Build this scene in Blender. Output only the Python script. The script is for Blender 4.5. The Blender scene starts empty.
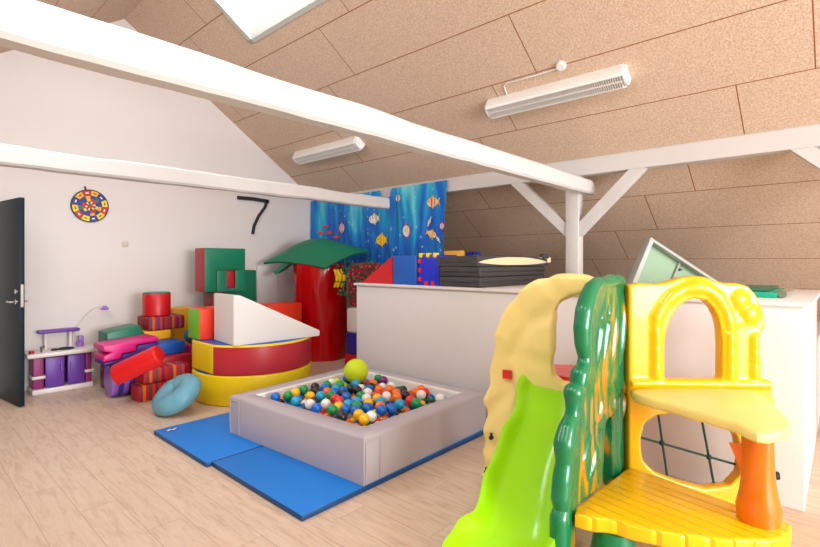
import bpy, bmesh, math, random
import numpy as np
from mathutils import Vector, Matrix, noise
random.seed(7)
C = bpy.context.scene.collection
SC = bpy.context.scene
PI = math.pi

# ------------------------------------------------------------------ camera
F_PX, CAM_H = 480.0, 1.42
YAW = math.atan(530 / 480)                       # the long axis of the room is 47.8 deg left of the view
FX, FY = math.sin(YAW), math.cos(YAW)            # view direction on the floor
RX, RY = FY, -FX                                 # direction to the right of the view
cam = bpy.data.cameras.new('camera')
cam.sensor_width = 36.0
cam.lens = 36.0 * F_PX / 820
cam.shift_y = -(273.5 - 262.0) / 820
cam.clip_start = 0.05
cam_o = bpy.data.objects.new('camera', cam)
cam_o.location = (0, 0, CAM_H)
cam_o.rotation_euler = (PI / 2, 0, math.atan2(FY, FX) - PI / 2)
C.objects.link(cam_o)
SC.camera = cam_o

# ------------------------------------------------------------------ light and exposure
SC.view_settings.view_transform = 'Standard'
SC.view_settings.look = 'None'
SC.view_settings.gamma = 1.0
SC.view_settings.use_curve_mapping = False
SC.view_settings.exposure = 0.0
w = bpy.data.worlds.new('sky')
SC.world = w
w.use_nodes = True
w.node_tree.nodes['Background'].inputs[0].default_value = (0.96, 0.98, 1.0, 1)
w.node_tree.nodes['Background'].inputs[1].default_value = 1.3


def area(name, loc, target, sx, sy, power, col=(1, 1, 1)):
    l = bpy.data.lights.new(name, 'AREA')
    l.shape = 'RECTANGLE'
    l.size, l.size_y = sx, sy
    l.energy = power
    l.color = col
    o = bpy.data.objects.new(name, l)
    o.location = loc
    d = Vector(target) - Vector(loc)
    o.rotation_euler = d.to_track_quat('-Z', 'Y').to_euler()
    C.objects.link(o)
    return o


# daylight through the roof windows of the opposite slope and the roof window in view, plus an added rear fill lamp
for yy in (-0.6, 1.7, 4.4):
    area('roof_window_daylight', (0.35, yy, 3.15), (2.6, yy + 0.3, 0.6), 0.8, 1.2, (26, 24, 34)[(-0.6, 1.7, 4.4).index(yy)], (0.93, 0.97, 1.0))
area('skylight_daylight', (2.83, 4.22, 4.42), (2.4, 4.2, 3.8), 1.3, 2.4, 90, (0.96, 0.985, 1.0))
area('rear_fill', (1.6, -6.6, 1.7), (2.6, 5.0, 2.2), 4.2, 2.8, 760, (0.93, 0.97, 1.0))  # added fill lamp at the open rear end, no window there


# ------------------------------------------------------------------ helpers
def lin(c):
    return tuple(((v / 255) / 12.92 if v / 255 <= 0.04045 else ((v / 255 + 0.055) / 1.055) ** 2.4) for v in c) + (1.0,)


class NT:
    def __init__(self, m):
        self.t = m.node_tree
        self.b = self.t.nodes['Principled BSDF']

    def n(self, typ, **kw):
        nd = self.t.nodes.new(typ)
        for k, v in kw.items():
            setattr(nd, k, v)
        return nd

    def l(self, a, b):
        self.t.links.new(a, b)

    def math(self, op, a, b=None, c=None):
        nd = self.n('ShaderNodeMath', operation=op)
        for i, v in enumerate((a, b, c)):
            if v is None:
                continue
            if isinstance(v, (int, float)):
                nd.inputs[i].default_value = v
            else:
                self.l(v, nd.inputs[i])
        return nd.outputs[0]

    def mix(self, f, a, b):
        nd = self.n('ShaderNodeMix', data_type='RGBA')
        for i, v in ((0, f), (6, a), (7, b)):
            if isinstance(v, (int, float, tuple)):
                nd.inputs[i].default_value = v
            else:
                self.l(v, nd.inputs[i])
        return nd.outputs[2]

    def obj(self):
        return self.n('ShaderNodeTexCoord').outputs['Object']

    def noise(self, vec, scale, detail=3, rough=0.5, dist=0):
        nd = self.n('ShaderNodeTexNoise')
        nd.inputs['Scale'].default_value = scale
        nd.inputs['Detail'].default_value = detail
        nd.inputs['Roughness'].default_value = rough
        nd.inputs['Distortion'].default_value = dist
        if vec is not None:
            self.l(vec, nd.inputs['Vector'])
        return nd.outputs[0]

    def ramp(self, fac, stops, constant=False):
        nd = self.n('ShaderNodeValToRGB')
        r = nd.color_ramp
        if constant:
            r.interpolation = 'CONSTANT'
        while len(r.elements) < len(stops):
            r.elements.new(0.5)
        for e, (p, c) in zip(r.elements, stops):
            e.position = p
            e.color = c
        self.l(fac, nd.inputs[0])
        return nd.outputs[0]

    def bump(self, h, strength, dist):
        nd = self.n('ShaderNodeBump')
        nd.inputs['Strength'].default_value = strength
        nd.inputs['Distance'].default_value = dist
        self.l(h, nd.inputs['Height'])
        self.l(nd.outputs[0], self.b.inputs['Normal'])
        return nd


def base_mat(name, rough=0.5, coat=0.0, spec=0.5):
    m = bpy.data.materials.new(name)
    m.use_nodes = True
    t = NT(m)
    t.b.inputs['Roughness'].default_value = rough
    t.b.inputs['Coat Weight'].default_value = coat
    t.b.inputs['Specular IOR Level'].default_value = spec
    return m, t


def plain(name, rgb, rough=0.5, var=0.06, scale=6.0, bump=0.0, bscale=60.0, coat=0.0, spec=0.5, metal=0.0):
    """one colour with a slight cloudy variation and an optional fine bump"""
    m, t = base_mat(name, rough, coat, spec)
    c = lin(rgb)
    d = tuple(v * (1 - var) for v in c[:3]) + (1,)
    o = t.obj()
    t.l(t.mix(t.noise(o, scale), d, c), t.b.inputs['Base Color'])
    t.b.inputs['Metallic'].default_value = metal
    if bump:
        t.bump(t.noise(o, bscale, 4), bump, 0.01)
    return m


M = {}


def vinyl(name, rgb, rough=0.38, bump=0.12, bscale=14.0):
    M[name] = plain(name, rgb, rough, 0.08, 5, bump, bscale)


vinyl('v_red', (205, 22, 30)); vinyl('v_brightred', (225, 20, 28)); vinyl('v_darkred', (170, 25, 42))
vinyl('v_maroon', (120, 18, 30)); vinyl('v_green', (10, 120, 88)); vinyl('v_yellow', (248, 214, 10))
vinyl('v_amber', (240, 175, 30)); vinyl('v_blue', (15, 92, 185)); vinyl('v_navy', (30, 45, 150))
vinyl('v_white', (240, 238, 234)); vinyl('v_magenta', (222, 30, 135)); vinyl('v_violet', (75, 40, 150))
vinyl('v_lilac', (160, 110, 205)); vinyl('v_lime', (120, 205, 30)); vinyl('v_orange', (245, 60, 25))
vinyl('v_teal', (25, 110, 130)); vinyl('v_aqua', (104, 166, 186), 0.42, 0.25, 9); vinyl('v_brick', (188, 40, 52))
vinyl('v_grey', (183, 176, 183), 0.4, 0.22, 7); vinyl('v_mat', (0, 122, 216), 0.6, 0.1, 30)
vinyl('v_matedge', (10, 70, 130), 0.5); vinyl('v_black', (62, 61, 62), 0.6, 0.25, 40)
vinyl('v_drum', (196, 6, 16), 0.14, 0.6, 6)
M['foam'] = plain('foam', (246, 222, 178), 0.9, 0.12, 20, 0.3, 150)
M['white'] = plain('white', (236, 233, 231), 0.5, 0.04, 3, 0.05, 30)
M['paint'] = plain('paint', (213, 210, 208), 0.55, 0.05, 4, 0.22, 12)
M['plaster'] = plain('plaster', (226, 219, 216), 0.85, 0.03, 1.5, 0.10, 26)
M['board'] = plain('board', (229, 225, 224), 0.5, 0.02, 2, 0.03, 40)
M['door'] = plain('door', (8, 34, 46), 0.5, 0.1, 3, spec=0.25)
M['steel'] = plain('steel', (200, 200, 200), 0.25, 0.05, 8, metal=1.0)
M['dark'] = plain('dark', (30, 34, 40), 0.5)
M['rope'] = plain('rope', (20, 62, 52), 0.8, 0.2, 30, 0.4, 200)
M['glassgreen'] = plain('glassgreen', (160, 196, 158), 0.45, 0.1, 5)
M['framegrey'] = plain('framegrey', (196, 198, 192), 0.4)
M['teal'] = plain('teal', (0, 165, 130), 0.35)
M['darkgreen'] = plain('darkgreen', (20, 110, 80), 0.4)
M['clear'] = plain('clear', (120, 135, 115), 0.12, 0.2, 20, coat=0.6)
M['purple'] = plain('purple', (105, 55, 160), 0.4)
M['pink'] = plain('pink', (200, 45, 140), 0.4)
M['plum'] = plain('plum', (150, 40, 115), 0.45)
M['toywhite'] = plain('toywhite', (235, 225, 222), 0.4)
M['lamp'] = plain('lamp', (244, 243, 240), 0.35, 0.02)
M['louvre'] = plain('louvre', (236, 232, 228), 0.35, 0.02)
M['switch'] = plain('switch', (208, 198, 180), 0.5)
for nm, rgb in dict(p_lime=(160, 232, 6), p_yellow=(240, 184, 2), p_orange=(245, 120, 15), p_red=(226, 40, 38),
                    p_pine=(4, 120, 74)).items():
    M[nm] = plain(nm, rgb, 0.24, 0.06, 4, 0.05, 20, coat=0.25)
for nm, rgb in dict(yellow=(250, 196, 20), blue=(0, 104, 205), green=(10, 150, 80), orange=(248, 120, 20),
                    red=(226, 50, 45), black=(28, 28, 34), white=(240, 240, 238), skyblue=(25, 165, 215),
                    lime=(190, 225, 20), purple=(120, 30, 120)).items():
    M['ball_' + nm] = plain('ball_' + nm, rgb, 0.28, 0.05, 10, coat=0.2)
M['ball_big'] = plain('ball_big', (205, 232, 10), 0.55, 0.06, 10, 0.2, 60)


def stripes(name, axis, period, cols):
    m, t = base_mat(name, 0.6)
    o = t.obj()
    s = t.n('ShaderNodeSeparateXYZ')
    t.l(o, s.inputs[0])
    f = t.math('FRACT', t.math('DIVIDE', s.outputs[axis], period))
    n = len(cols)
    col = t.ramp(f, [(i / n, lin(c)) for i, c in enumerate(cols)], True)
    t.l(col, t.b.inputs['Base Color'])
    t.bump(t.noise(o, 40, 3), 0.15, 0.01)
    M[name] = m


stripes('s_warm', 0, 0.24, [(190, 20, 40), (140, 45, 75), (232, 120, 35), (200, 25, 35), (110, 75, 90), (225, 60, 30), (130, 30, 80), (210, 30, 40)])
stripes('s_dark', 0, 0.22, [(150, 15, 35), (90, 50, 70), (205, 90, 40), (160, 20, 30), (80, 35, 110), (190, 50, 30), (90, 25, 45), (175, 20, 30)])
stripes('s_violet', 0, 0.10, [(60, 35, 130), (130, 90, 190)])


# ceiling: wood-wool boards 0.60 x 2.39 m, staggered, with dark joints
def ceiling_mat():
    m, t = base_mat('woodwool', 0.95, spec=0.1)
    o = t.obj()
    s = t.n('ShaderNodeSeparateXYZ')
    t.l(o, s.inputs[0])
    u = t.math('DIVIDE', t.math('SUBTRACT', t.math('ABSOLUTE', t.math('SUBTRACT', s.outputs[0], 2.05)), 0.956), 0.4905)
    row = t.math('FLOOR', u)
    fu = t.math('FRACT', u)
    du = t.math('MULTIPLY', t.math('MINIMUM', fu, t.math('SUBTRACT', 1.0, fu)), 0.594)
    v = t.math('DIVIDE', t.math('SUBTRACT', t.math('SUBTRACT', s.outputs[1], 3.98), t.math('MULTIPLY', row, 0.475)), 2.388)
    fv = t.math('FRACT', v)
    dv = t.math('MULTIPLY', t.math('MINIMUM', fv, t.math('SUBTRACT', 1.0, fv)), 2.388)
    dist = t.math('MINIMUM', du, dv)
    joint = t.math('LESS_THAN', dist, 0.0042)
    n1 = t.noise(o, 75, 5, 0.85)
    n2 = t.noise(o, 28, 4, 0.7, 0.6)
    n3 = t.noise(o, 2.0, 2)
    a = t.ramp(n1, [(0.36, lin((172, 146, 124))), (0.64, lin((244, 220, 198)))])
    b = t.mix(t.math('MULTIPLY', n2, 0.25), a, lin((212, 180, 154)))
    c = t.mix(t.math('MULTIPLY', n3, 0.2), b, lin((220, 195, 172)))
    t.l(t.mix(joint, c, lin((150, 96, 50))), t.b.inputs['Base Color'])
    h = t.math('SUBTRACT', t.math('MULTIPLY', n1, 0.4), t.math('MULTIPLY', joint, 1.5))
    t.bump(h, 0.6, 0.006)
    return m


def floor_mat():
    m, t = base_mat('laminate', 0.42)
    o = t.obj()
    s = t.n('ShaderNodeSeparateXYZ')
    t.l(o, s.inputs[0])
    u = t.math('DIVIDE', s.outputs[0], 0.19)
    row = t.math('FLOOR', u)
    fu = t.math('FRACT', u)
    du = t.math('MULTIPLY', t.math('MINIMUM', fu, t.math('SUBTRACT', 1.0, fu)), 0.19)
    off = t.math('FRACT', t.math('MULTIPLY', row, 0.377))
    v = t.math('ADD', t.math('DIVIDE', s.outputs[1], 1.29), off)
    col_i = t.math('FLOOR', v)
    fv = t.math('FRACT', v)
    dv = t.math('MULTIPLY', t.math('MINIMUM', fv, t.math('SUBTRACT', 1.0, fv)), 1.29)
    joint = t.math('LESS_THAN', t.math('MINIMUM', du, dv), 0.0016)
    wn = t.n('ShaderNodeTexWhiteNoise', noise_dimensions='2D')
    cv = t.n('ShaderNodeCombineXYZ')
    t.l(row, cv.inputs[0]); t.l(col_i, cv.inputs[1])
    t.l(cv.outputs[0], wn.inputs['Vector'])
    mp = t.n('ShaderNodeMapping')
    mp.inputs['Scale'].default_value = (9, 1.1, 1)
    t.l(o, mp.inputs['Vector'])
    sh = t.n('ShaderNodeVectorMath', operation='ADD')
    t.l(mp.outputs[0], sh.inputs[0])
    t.l(wn.outputs['Color'], sh.inputs[1])
    g = t.noise(sh.outputs[0], 3.5, 6, 0.62, 0.9)
    mp2 = t.n('ShaderNodeMapping')
    mp2.inputs['Scale'].default_value = (16, 5, 1)
    t.l(o, mp2.inputs['Vector'])
    k = t.noise(mp2.outputs[0], 1.5, 4, 0.7)
    a = t.ramp(g, [(0.28, lin((186, 158, 136))), (0.48, lin((214, 190, 168))), (0.75, lin((226, 206, 187)))])
    b = t.mix(t.math('MULTIPLY', wn.outputs['Value'], 0.35), a, lin((210, 186, 164)))
    kn = t.math('MULTIPLY', t.math('GREATER_THAN', k, 0.69), 0.5)
    c = t.mix(kn, b, lin((176, 138, 108)))
    t.l(t.mix(t.math('MULTIPLY', joint, 0.7), c, lin((160, 124, 96))), t.b.inputs['Base Color'])
    return m


def cream_mat(name, ca, cb, rough=0.4):
    m, t = base_mat(name, rough, 0.15)
    o = t.obj()
    v = t.n('ShaderNodeTexVoronoi', feature='SMOOTH_F1')
    v.inputs['Scale'].default_value = 5.5
    v.inputs['Smoothness'].default_value = 0.35
    ns = t.n('ShaderNodeVectorMath', operation='ADD')
    nz = t.n('ShaderNodeTexNoise')
    nz.inputs['Scale'].default_value = 4
    t.l(o, nz.inputs['Vector'])
    sc = t.n('ShaderNodeVectorMath', operation='SCALE')
    sc.inputs['Scale'].default_value = 0.12
    t.l(nz.outputs['Color'], sc.inputs[0])
    t.l(o, ns.inputs[0]); t.l(sc.outputs[0], ns.inputs[1])
    t.l(ns.outputs[0], v.inputs['Vector'])
    t.l(t.mix(t.noise(o, 3), lin(ca), lin(cb)), t.b.inputs['Base Color'])
    h = t.math('ADD', t.math('MULTIPLY', v.outputs['Distance'], -1.0), t.math('MULTIPLY', t.noise(o, 9, 2), 0.25))
    t.bump(h, 0.35, 0.03)
    return m


def jungle_mat():
    m, t = base_mat('p_jungle', 0.24, 0.25)
    o = t.obj()
    mp = t.n('ShaderNodeMapping')
    mp.inputs['Scale'].default_value = (6, 6, 1.7)
    t.l(o, mp.inputs['Vector'])
    g = t.noise(mp.outputs[0], 1.15, 1.5, 0.4, 1.5)
    c = t.ramp(g, [(0.0, lin((2, 96, 58))), (0.50, lin((3, 112, 66))), (0.55, lin((84, 116, 40))), (0.60, lin((190, 130, 28))), (0.66, lin((90, 104, 40)))])
    t.l(c, t.b.inputs['Base Color'])
    t.bump(g, 0.5, 0.02)
    return m


def slat_mat(name, rgb, direction, period):
    """moulded planks: shallow grooves every `period` across the given floor direction"""
    m, t = base_mat(name, 0.32, 0.2)
    o = t.obj()
    dt = t.n('ShaderNodeVectorMath', operation='DOT_PRODUCT')
    t.l(o, dt.inputs[0])
    dt.inputs[1].default_value = (-direction[1], direction[0], 0)
    f = t.math('FRACT', t.math('DIVIDE', dt.outputs['Value'], period))
    tri = t.math('MINIMUM', f, t.math('SUBTRACT', 1.0, f))
    g = t.math('MINIMUM', t.math('MULTIPLY', tri, 6.0), 1.0)
    t.l(t.mix(t.noise(o, 5), lin(rgb), lin(tuple(min(255, int(v * 1.05)) for v in rgb))), t.b.inputs['Base Color'])
    t.bump(t.math('ADD', g, t.math('MULTIPLY', t.noise(o, 14), 0.4)), 0.55, 0.012)
    return m


def sea_mat():
    m, t = base_mat('sea_print', 0.6)
    o = t.obj()
    s = t.n('ShaderNodeSeparateXYZ')
    t.l(o, s.inputs[0])
    zr = t.math('DIVIDE', s.outputs[2], 1.15)
    mp = t.n('ShaderNodeMapping')
    mp.inputs['Scale'].default_value = (0, 2.6, 0.5)
    t.l(o, mp.inputs['Vector'])
    rays = t.noise(mp.outputs[0], 1.6, 3, 0.6, 0.5)
    f = t.math('ADD', t.math('MULTIPLY', zr, 0.55), t.math('MULTIPLY', t.math('SUBTRACT', rays, 0.5), 2.0))
    c = t.ramp(f, [(0.0, lin((10, 120, 190))), (0.12, lin((0, 84, 190))), (0.36, lin((0, 122, 212))), (0.58, lin((16, 165, 218))), (0.9, lin((110, 215, 225)))])
    v = t.n('ShaderNodeTexVoronoi')
    v.inputs['Scale'].default_value = 17
    t.l(o, v.inputs['Vector'])
    wn = t.n('ShaderNodeSeparateColor')
    t.l(v.outputs['Color'], wn.inputs[0])
    rad = t.math('MULTIPLY', wn.outputs[0], 0.36)
    bub = t.math('MULTIPLY', t.math('LESS_THAN', v.outputs['Distance'], rad), t.math('MULTIPLY', t.math('GREATER_THAN', wn.outputs[1], 0.5), 0.55))
    t.l(t.mix(bub, c, lin((160, 210, 240))), t.b.inputs['Base Color'])
    return m


def floral_mat():
    m, t = base_mat('floral', 0.8)
    o = t.obj()
    v = t.n('ShaderNodeTexVoronoi')
    v.inputs['Scale'].default_value = 22
    t.l(o, v.inputs['Vector'])
    c = t.ramp(v.outputs['Distance'], [(0.0, lin((225, 190, 185))), (0.22, lin((205, 60, 70))), (0.45, lin((150, 20, 35))), (0.8, lin((60, 60, 40)))])
    t.l(c, t.b.inputs['Base Color'])
    return m


M['ceiling'] = ceiling_mat(); M['floor'] = floor_mat(); M['sea'] = sea_mat(); M['floral'] = floral_mat()
M['p_cream'] = cream_mat('p_cream', (255, 228, 138), (255, 236, 158)); M['p_jungle'] = jungle_mat()
M['p_shelf'] = plain('p_shelf', (255, 230, 142), 0.4, 0.06, 4, 0.25, 7)


# glass of the roof window
def glass_mat():
    m = bpy.data.materials.new('glass')
    m.use_nodes = True
    t = m.node_tree
    out = t.nodes['Material Output']
    tr = t.nodes.new('ShaderNodeBsdfTransparent')
    gl = t.nodes.new('ShaderNodeBsdfGlossy')
    gl.inputs['Roughness'].default_value = 0.03
    mx = t.nodes.new('ShaderNodeMixShader')
    mx.inputs[0].default_value = 0.05
    t.links.new(tr.outputs[0], mx.inputs[1]); t.links.new(gl.outputs[0], mx.inputs[2])
    t.links.new(mx.outputs[0], out.inputs[0])
    return m


M['glass'] = glass_mat()


# ------------------------------------------------------------------ mesh helpers
def finish(bm, name, mats, parent=None, loc=None, rot=None, smooth=35):
    bmesh.ops.recalc_face_normals(bm, faces=bm.faces[:])
    me = bpy.data.meshes.new(name)
    bm.to_mesh(me)
    bm.free()
    for m in (mats if isinstance(mats, (list, tuple)) else [mats]):
        me.materials.append(M[m] if isinstance(m, str) else m)
    if smooth:
        me.polygons.foreach_set('use_smooth', [True] * len(me.polygons))
        me.set_sharp_from_angle(angle=math.radians(smooth))
    o = bpy.data.objects.new(name, me)
    C.objects.link(o)
    if parent:
        o.parent = parent
    if loc:
        o.location = loc
    if rot:
        o.rotation_euler = rot
    return o


def tag(o, label=None, cat=None, group=None, kind=None):
    if label: o['label'] = label
    if cat: o['category'] = cat
    if group: o['group'] = group
    if kind: o['kind'] = kind
    return o


def thing(name, label, cat, loc=(0, 0, 0), rotz=0, group=None):
    o = bpy.data.objects.new(name, None)
    o.empty_display_size = 0.1
    C.objects.link(o)
    o.location = loc
    o.rotation_euler = (0, 0, rotz)
    return tag(o, label, cat, group)


def add_box(bm, x0, x1, y0, y1, z0, z1, mi=0, bevel=0.0, seg=2, mat=None):
    r = bmesh.ops.create_cube(bm, size=1)
    vs = r['verts']
    for v in vs:
        v.co = Vector(((x0 + x1) / 2 + v.co.x * (x1 - x0), (y0 + y1) / 2 + v.co.y * (y1 - y0), (z0 + z1) / 2 + v.co.z * (z1 - z0)))
    fs = {f for v in vs for f in v.link_faces}
    for f in fs:
        f.material_index = mi
    if bevel:
        es = list({e for v in vs for e in v.link_edges})
        res = bmesh.ops.bevel(bm, geom=es, offset=bevel, segments=seg, affect='EDGES', profile=0.5)
        vs = list({v for f in res['faces'] for v in f.verts})
        for f in res['faces']:
            f.material_index = mi
    if mat is not None:
        vv = {v for f in bm.faces if any(x in vs for x in ()) for v in f.verts}
    return vs


def box_obj(name, x0, x1, y0, y1, z0, z1, mats, parent=None, bevel=0.0, seg=2, loc=None, rot=None):
    bm = bmesh.new()
    add_box(bm, x0, x1, y0, y1, z0, z1, 0, bevel, seg)
    return finish(bm, name, mats, parent, loc, rot)


def add_prism(bm, pts, ext, mi=0):
    """pts: closed 3D polygon (planar), extruded by vector ext"""
    ext = Vector(ext)
    a = [bm.verts.new(p) for p in pts]
    b = [bm.verts.new(Vector(p) + ext) for p in pts]
    n = len(pts)
    fs = [bm.faces.new(a), bm.faces.new(b[::-1])]
    for i in range(n):
        fs.append(bm.faces.new((a[i], b[i], b[(i + 1) % n], a[(i + 1) % n])))
    for f in fs:
        f.material_index = mi
    return fs


def add_panel(bm, outer, holes, ext, mi=0, bevel=0.0, seg=2):
    """planar outline with holes extruded by ext; rims rounded by bevel"""
    ext = Vector(ext)
    t = bmesh.new()
    edges = []
    for loop in [outer] + holes:
        vs = [t.verts.new(p) for p in loop]
        for i in range(len(vs)):
            edges.append(t.edges.new((vs[i], vs[(i + 1) % len(vs)])))
    bmesh.ops.triangle_fill(t, use_beauty=True, use_dissolve=False, edges=edges)
    r = bmesh.ops.extrude_face_region(t, geom=t.faces[:])
    for v in [g for g in r['geom'] if isinstance(g, bmesh.types.BMVert)]:
        v.co += ext
    bmesh.ops.recalc_face_normals(t, faces=t.faces[:])
    if bevel:
        es = [e for e in t.edges if len(e.link_faces) == 2 and e.calc_face_angle(0) > 0.9
              and abs((e.verts[0].co - e.verts[1].co).normalized().dot(ext.normalized())) < 0.2]
        bmesh.ops.bevel(t, geom=es, offset=bevel, segments=seg, affect='EDGES', profile=0.5, clamp_overlap=True)
    for f in t.faces:
        f.material_index = mi
    me = bpy.data.meshes.new('tmp')
    t.to_mesh(me)
    t.free()
    bm.from_mesh(me)
    bpy.data.meshes.remove(me)


def add_tube(bm, pts, r, seg=8, mi=0, caps=True):
    pts = [Vector(p) for p in pts]
    rr = r if isinstance(r, (list, tuple)) else [r] * len(pts)
    rings = []
    up = Vector((0, 0, 1))
    for i, p in enumerate(pts):
        d = (pts[min(i + 1, len(pts) - 1)] - pts[max(i - 1, 0)]).normalized()
        a = d.cross(up if abs(d.dot(up)) < 0.95 else Vector((1, 0, 0))).normalized()
        b = d.cross(a)
        rings.append([bm.verts.new(p + (a * math.cos(2 * PI * k / seg) + b * math.sin(2 * PI * k / seg)) * rr[i]) for k in range(seg)])
    fs = []
    for i in range(len(rings) - 1):
        for k in range(seg):
            fs.append(bm.faces.new((rings[i][k], rings[i][(k + 1) % seg], rings[i + 1][(k + 1) % seg], rings[i + 1][k])))
    if caps:
        fs.append(bm.faces.new(rings[0][::-1])); fs.append(bm.faces.new(rings[-1]))
    for f in fs:
        f.material_index = mi


def add_lathe(bm, prof, c=(0, 0, 0), seg=24, mi=0, mis=None):
    rings = []
    for (r, z) in prof:
        if r < 1e-6:
            rings.append([bm.verts.new((c[0], c[1], c[2] + z))])
        else:
            rings.append([bm.verts.new((c[0] + r * math.cos(2 * PI * k / seg), c[1] + r * math.sin(2 * PI * k / seg), c[2] + z)) for k in range(seg)])
    for i in range(len(rings) - 1):
        A, B = rings[i], rings[i + 1]
        for k in range(seg):
            k2 = (k + 1) % seg
            if len(A) == 1 and len(B) == 1: continue
            if len(A) == 1: f = bm.faces.new((A[0], B[k], B[k2]))
            elif len(B) == 1: f = bm.faces.new((A[k], B[0], A[k2]))
            else: f = bm.faces.new((A[k], B[k], B[k2], A[k2]))
            f.material_index = mis[i] if mis else mi


def tri_prism_cloth(nx, ny, fn, thick):
    """a closed sheet: fn(u,v) -> Vector for u,v in 0..1, given a thickness along its normal"""
    bm = bmesh.new()
    P = [[Vector(fn(i / nx, j / ny)) for j in range(ny + 1)] for i in range(nx + 1)]
    top = [[bm.verts.new(P[i][j]) for j in range(ny + 1)] for i in range(nx + 1)]
    bot = []
    for i in range(nx + 1):
        row = []
        for j in range(ny + 1):
            du = P[min(i + 1, nx)][j] - P[max(i - 1, 0)][j]
            dv = P[i][min(j + 1, ny)] - P[i][max(j - 1, 0)]
            row.append(bm.verts.new(P[i][j] - du.cross(dv).normalized() * thick))
        bot.append(row)
    for i in range(nx):
        for j in range(ny):
            bm.faces.new((top[i][j], top[i + 1][j], top[i + 1][j + 1], top[i][j + 1]))
            bm.faces.new((bot[i][j], bot[i][j + 1], bot[i + 1][j + 1], bot[i + 1][j]))
    for i in range(nx):
        bm.faces.new((top[i][0], bot[i][0], bot[i + 1][0], top[i + 1][0]))
        bm.faces.new((top[i][ny], top[i + 1][ny], bot[i + 1][ny], bot[i][ny]))
    for j in range(ny):
        bm.faces.new((top[0][j], top[0][j + 1], bot[0][j + 1], bot[0][j]))
        bm.faces.new((top[nx][j], bot[nx][j], bot[nx][j + 1], top[nx][j + 1]))
    return bm


def L(lat, d, z=0.0):
    """a place given by metres to the right of and metres in front of the camera's foot"""
    return Vector((lat * RX + d * FX, lat * RY + d * FY, z))


def ray_plane(px, py, p0, n):
    r = Vector((FX + RX * (px - 410) / F_PX, FY + RY * (px - 410) / F_PX, -(py - 262) / F_PX))
    o = Vector((0, 0, CAM_H))
    return o + r * ((Vector(p0) - o).dot(Vector(n)) / r.dot(Vector(n)))


# ------------------------------------------------------------------ the room
GY = 6.68                        # the gable wall
RIDGE_X, RIDGE_Z, SLOPE = 2.05, 4.46, 0.684
YB = -6.8                        # the room goes on behind the camera


def cz(x): return RIDGE_Z - SLOPE * abs(x - RIDGE_X)


XR = RIDGE_X + RIDGE_Z / SLOPE
XL = RIDGE_X - RIDGE_Z / SLOPE
o = box_obj('floor', XL, XR, YB, GY + 0.2, -0.1, 0, 'floor'); tag(o, 'pale oak laminate floor of the attic playroom', 'floor', kind='structure')

bm = bmesh.new()
add_prism(bm, [(XL, GY, -0.1), (XR, GY, -0.1), (XR, GY, 0.0), (RIDGE_X, GY, RIDGE_Z + 0.05), (XL, GY, 0)], (0, 0.2, 0))
o = finish(bm, 'wall_end', 'plaster'); tag(o, 'white plastered gable wall at the end of the room', 'wall', kind='structure')

# sloping ceilings; the right one with a hole for the roof window
SX0, SX1, SY0, SY1 = 2.16, 2.84, 3.42, 5.01
TH = 0.16


def slab(bm, x0, x1, y0, y1):
    add_prism(bm, [(x0, y0, cz(x0)), (x1, y0, cz(x1)), (x1, y0, cz(x1) + TH), (x0, y0, cz(x0) + TH)], (0, y1 - y0, 0))


bm = bmesh.new()
slab(bm, RIDGE_X, SX0, YB, GY); slab(bm, SX1, XR, YB, GY); slab(bm, SX0, SX1, YB, SY0); slab(bm, SX0, SX1, SY1, GY)
o = finish(bm, 'ceiling', 'ceiling', smooth=0); tag(o, 'right slope of the ceiling in tan wood-wool boards', 'ceiling', kind='structure')
bm = bmesh.new()
LWX = [(-0.25, 0.75)]
LWY = [(-1.2, 0.0), (1.1, 2.3), (3.8, 5.0)]
slab(bm, 0.75, RIDGE_X, YB, GY); slab(bm, XL, -0.25, YB, GY)
ys = [YB] + [v for p in LWY for v in p] + [GY]
for i in range(0, len(ys), 2):
    slab(bm, -0.25, 0.75, ys[i], ys[i + 1])
o = finish(bm, 'ceiling', 'ceiling', smooth=0); tag(o, 'left slope of the ceiling above the door side', 'ceiling', kind='structure')

# roof window
t = thing('window_1', 'roof window of the right ceiling slope with a white frame', 'window', ((SX0 + SX1) / 2, SY0, cz(SX1)))
t['kind'] = 'structure'
off = Vector(t.location)
bm = bmesh.new()
fr = 0.055


def frame_bar(bm, x0, x1, y0, y1, lo, hi):
    add_prism(bm, [Vector((x0, y0, cz(x0) + lo)) - off, Vector((x1, y0, cz(x1) + lo)) - off, Vector((x1, y0, cz(x1) + hi)) - off, Vector((x0, y0, cz(x0) + hi)) - off], (0, y1 - y0, 0))


frame_bar(bm, SX0, SX0 + fr * .7, SY0, SY1, -0.02, TH); frame_bar(bm, SX1 - fr * .7, SX1, SY0, SY1, -0.02, TH)
frame_bar(bm, SX0, SX1, SY0, SY0 + fr, -0.02, TH); frame_bar(bm, SX0, SX1, SY1 - fr, SY1, -0.02, TH)
finish(bm, 'window_frame', 'framegrey', t, smooth=0)
bm = bmesh.new(); frame_bar(bm, SX0 + .03, SX1 - .03, SY0 + .05, SY1 - .05, 0.10, 0.106); finish(bm, 'pane', 'glass', t, smooth=0)
bm = bmesh.new(); add_tube(bm, [Vector((2.60, 4.14, cz(2.60) + 0.09)) - off, Vector((2.60, 4.24, cz(2.60) + 0.09)) - off], 0.012); finish(bm, 'handle', 'steel', t)


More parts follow.
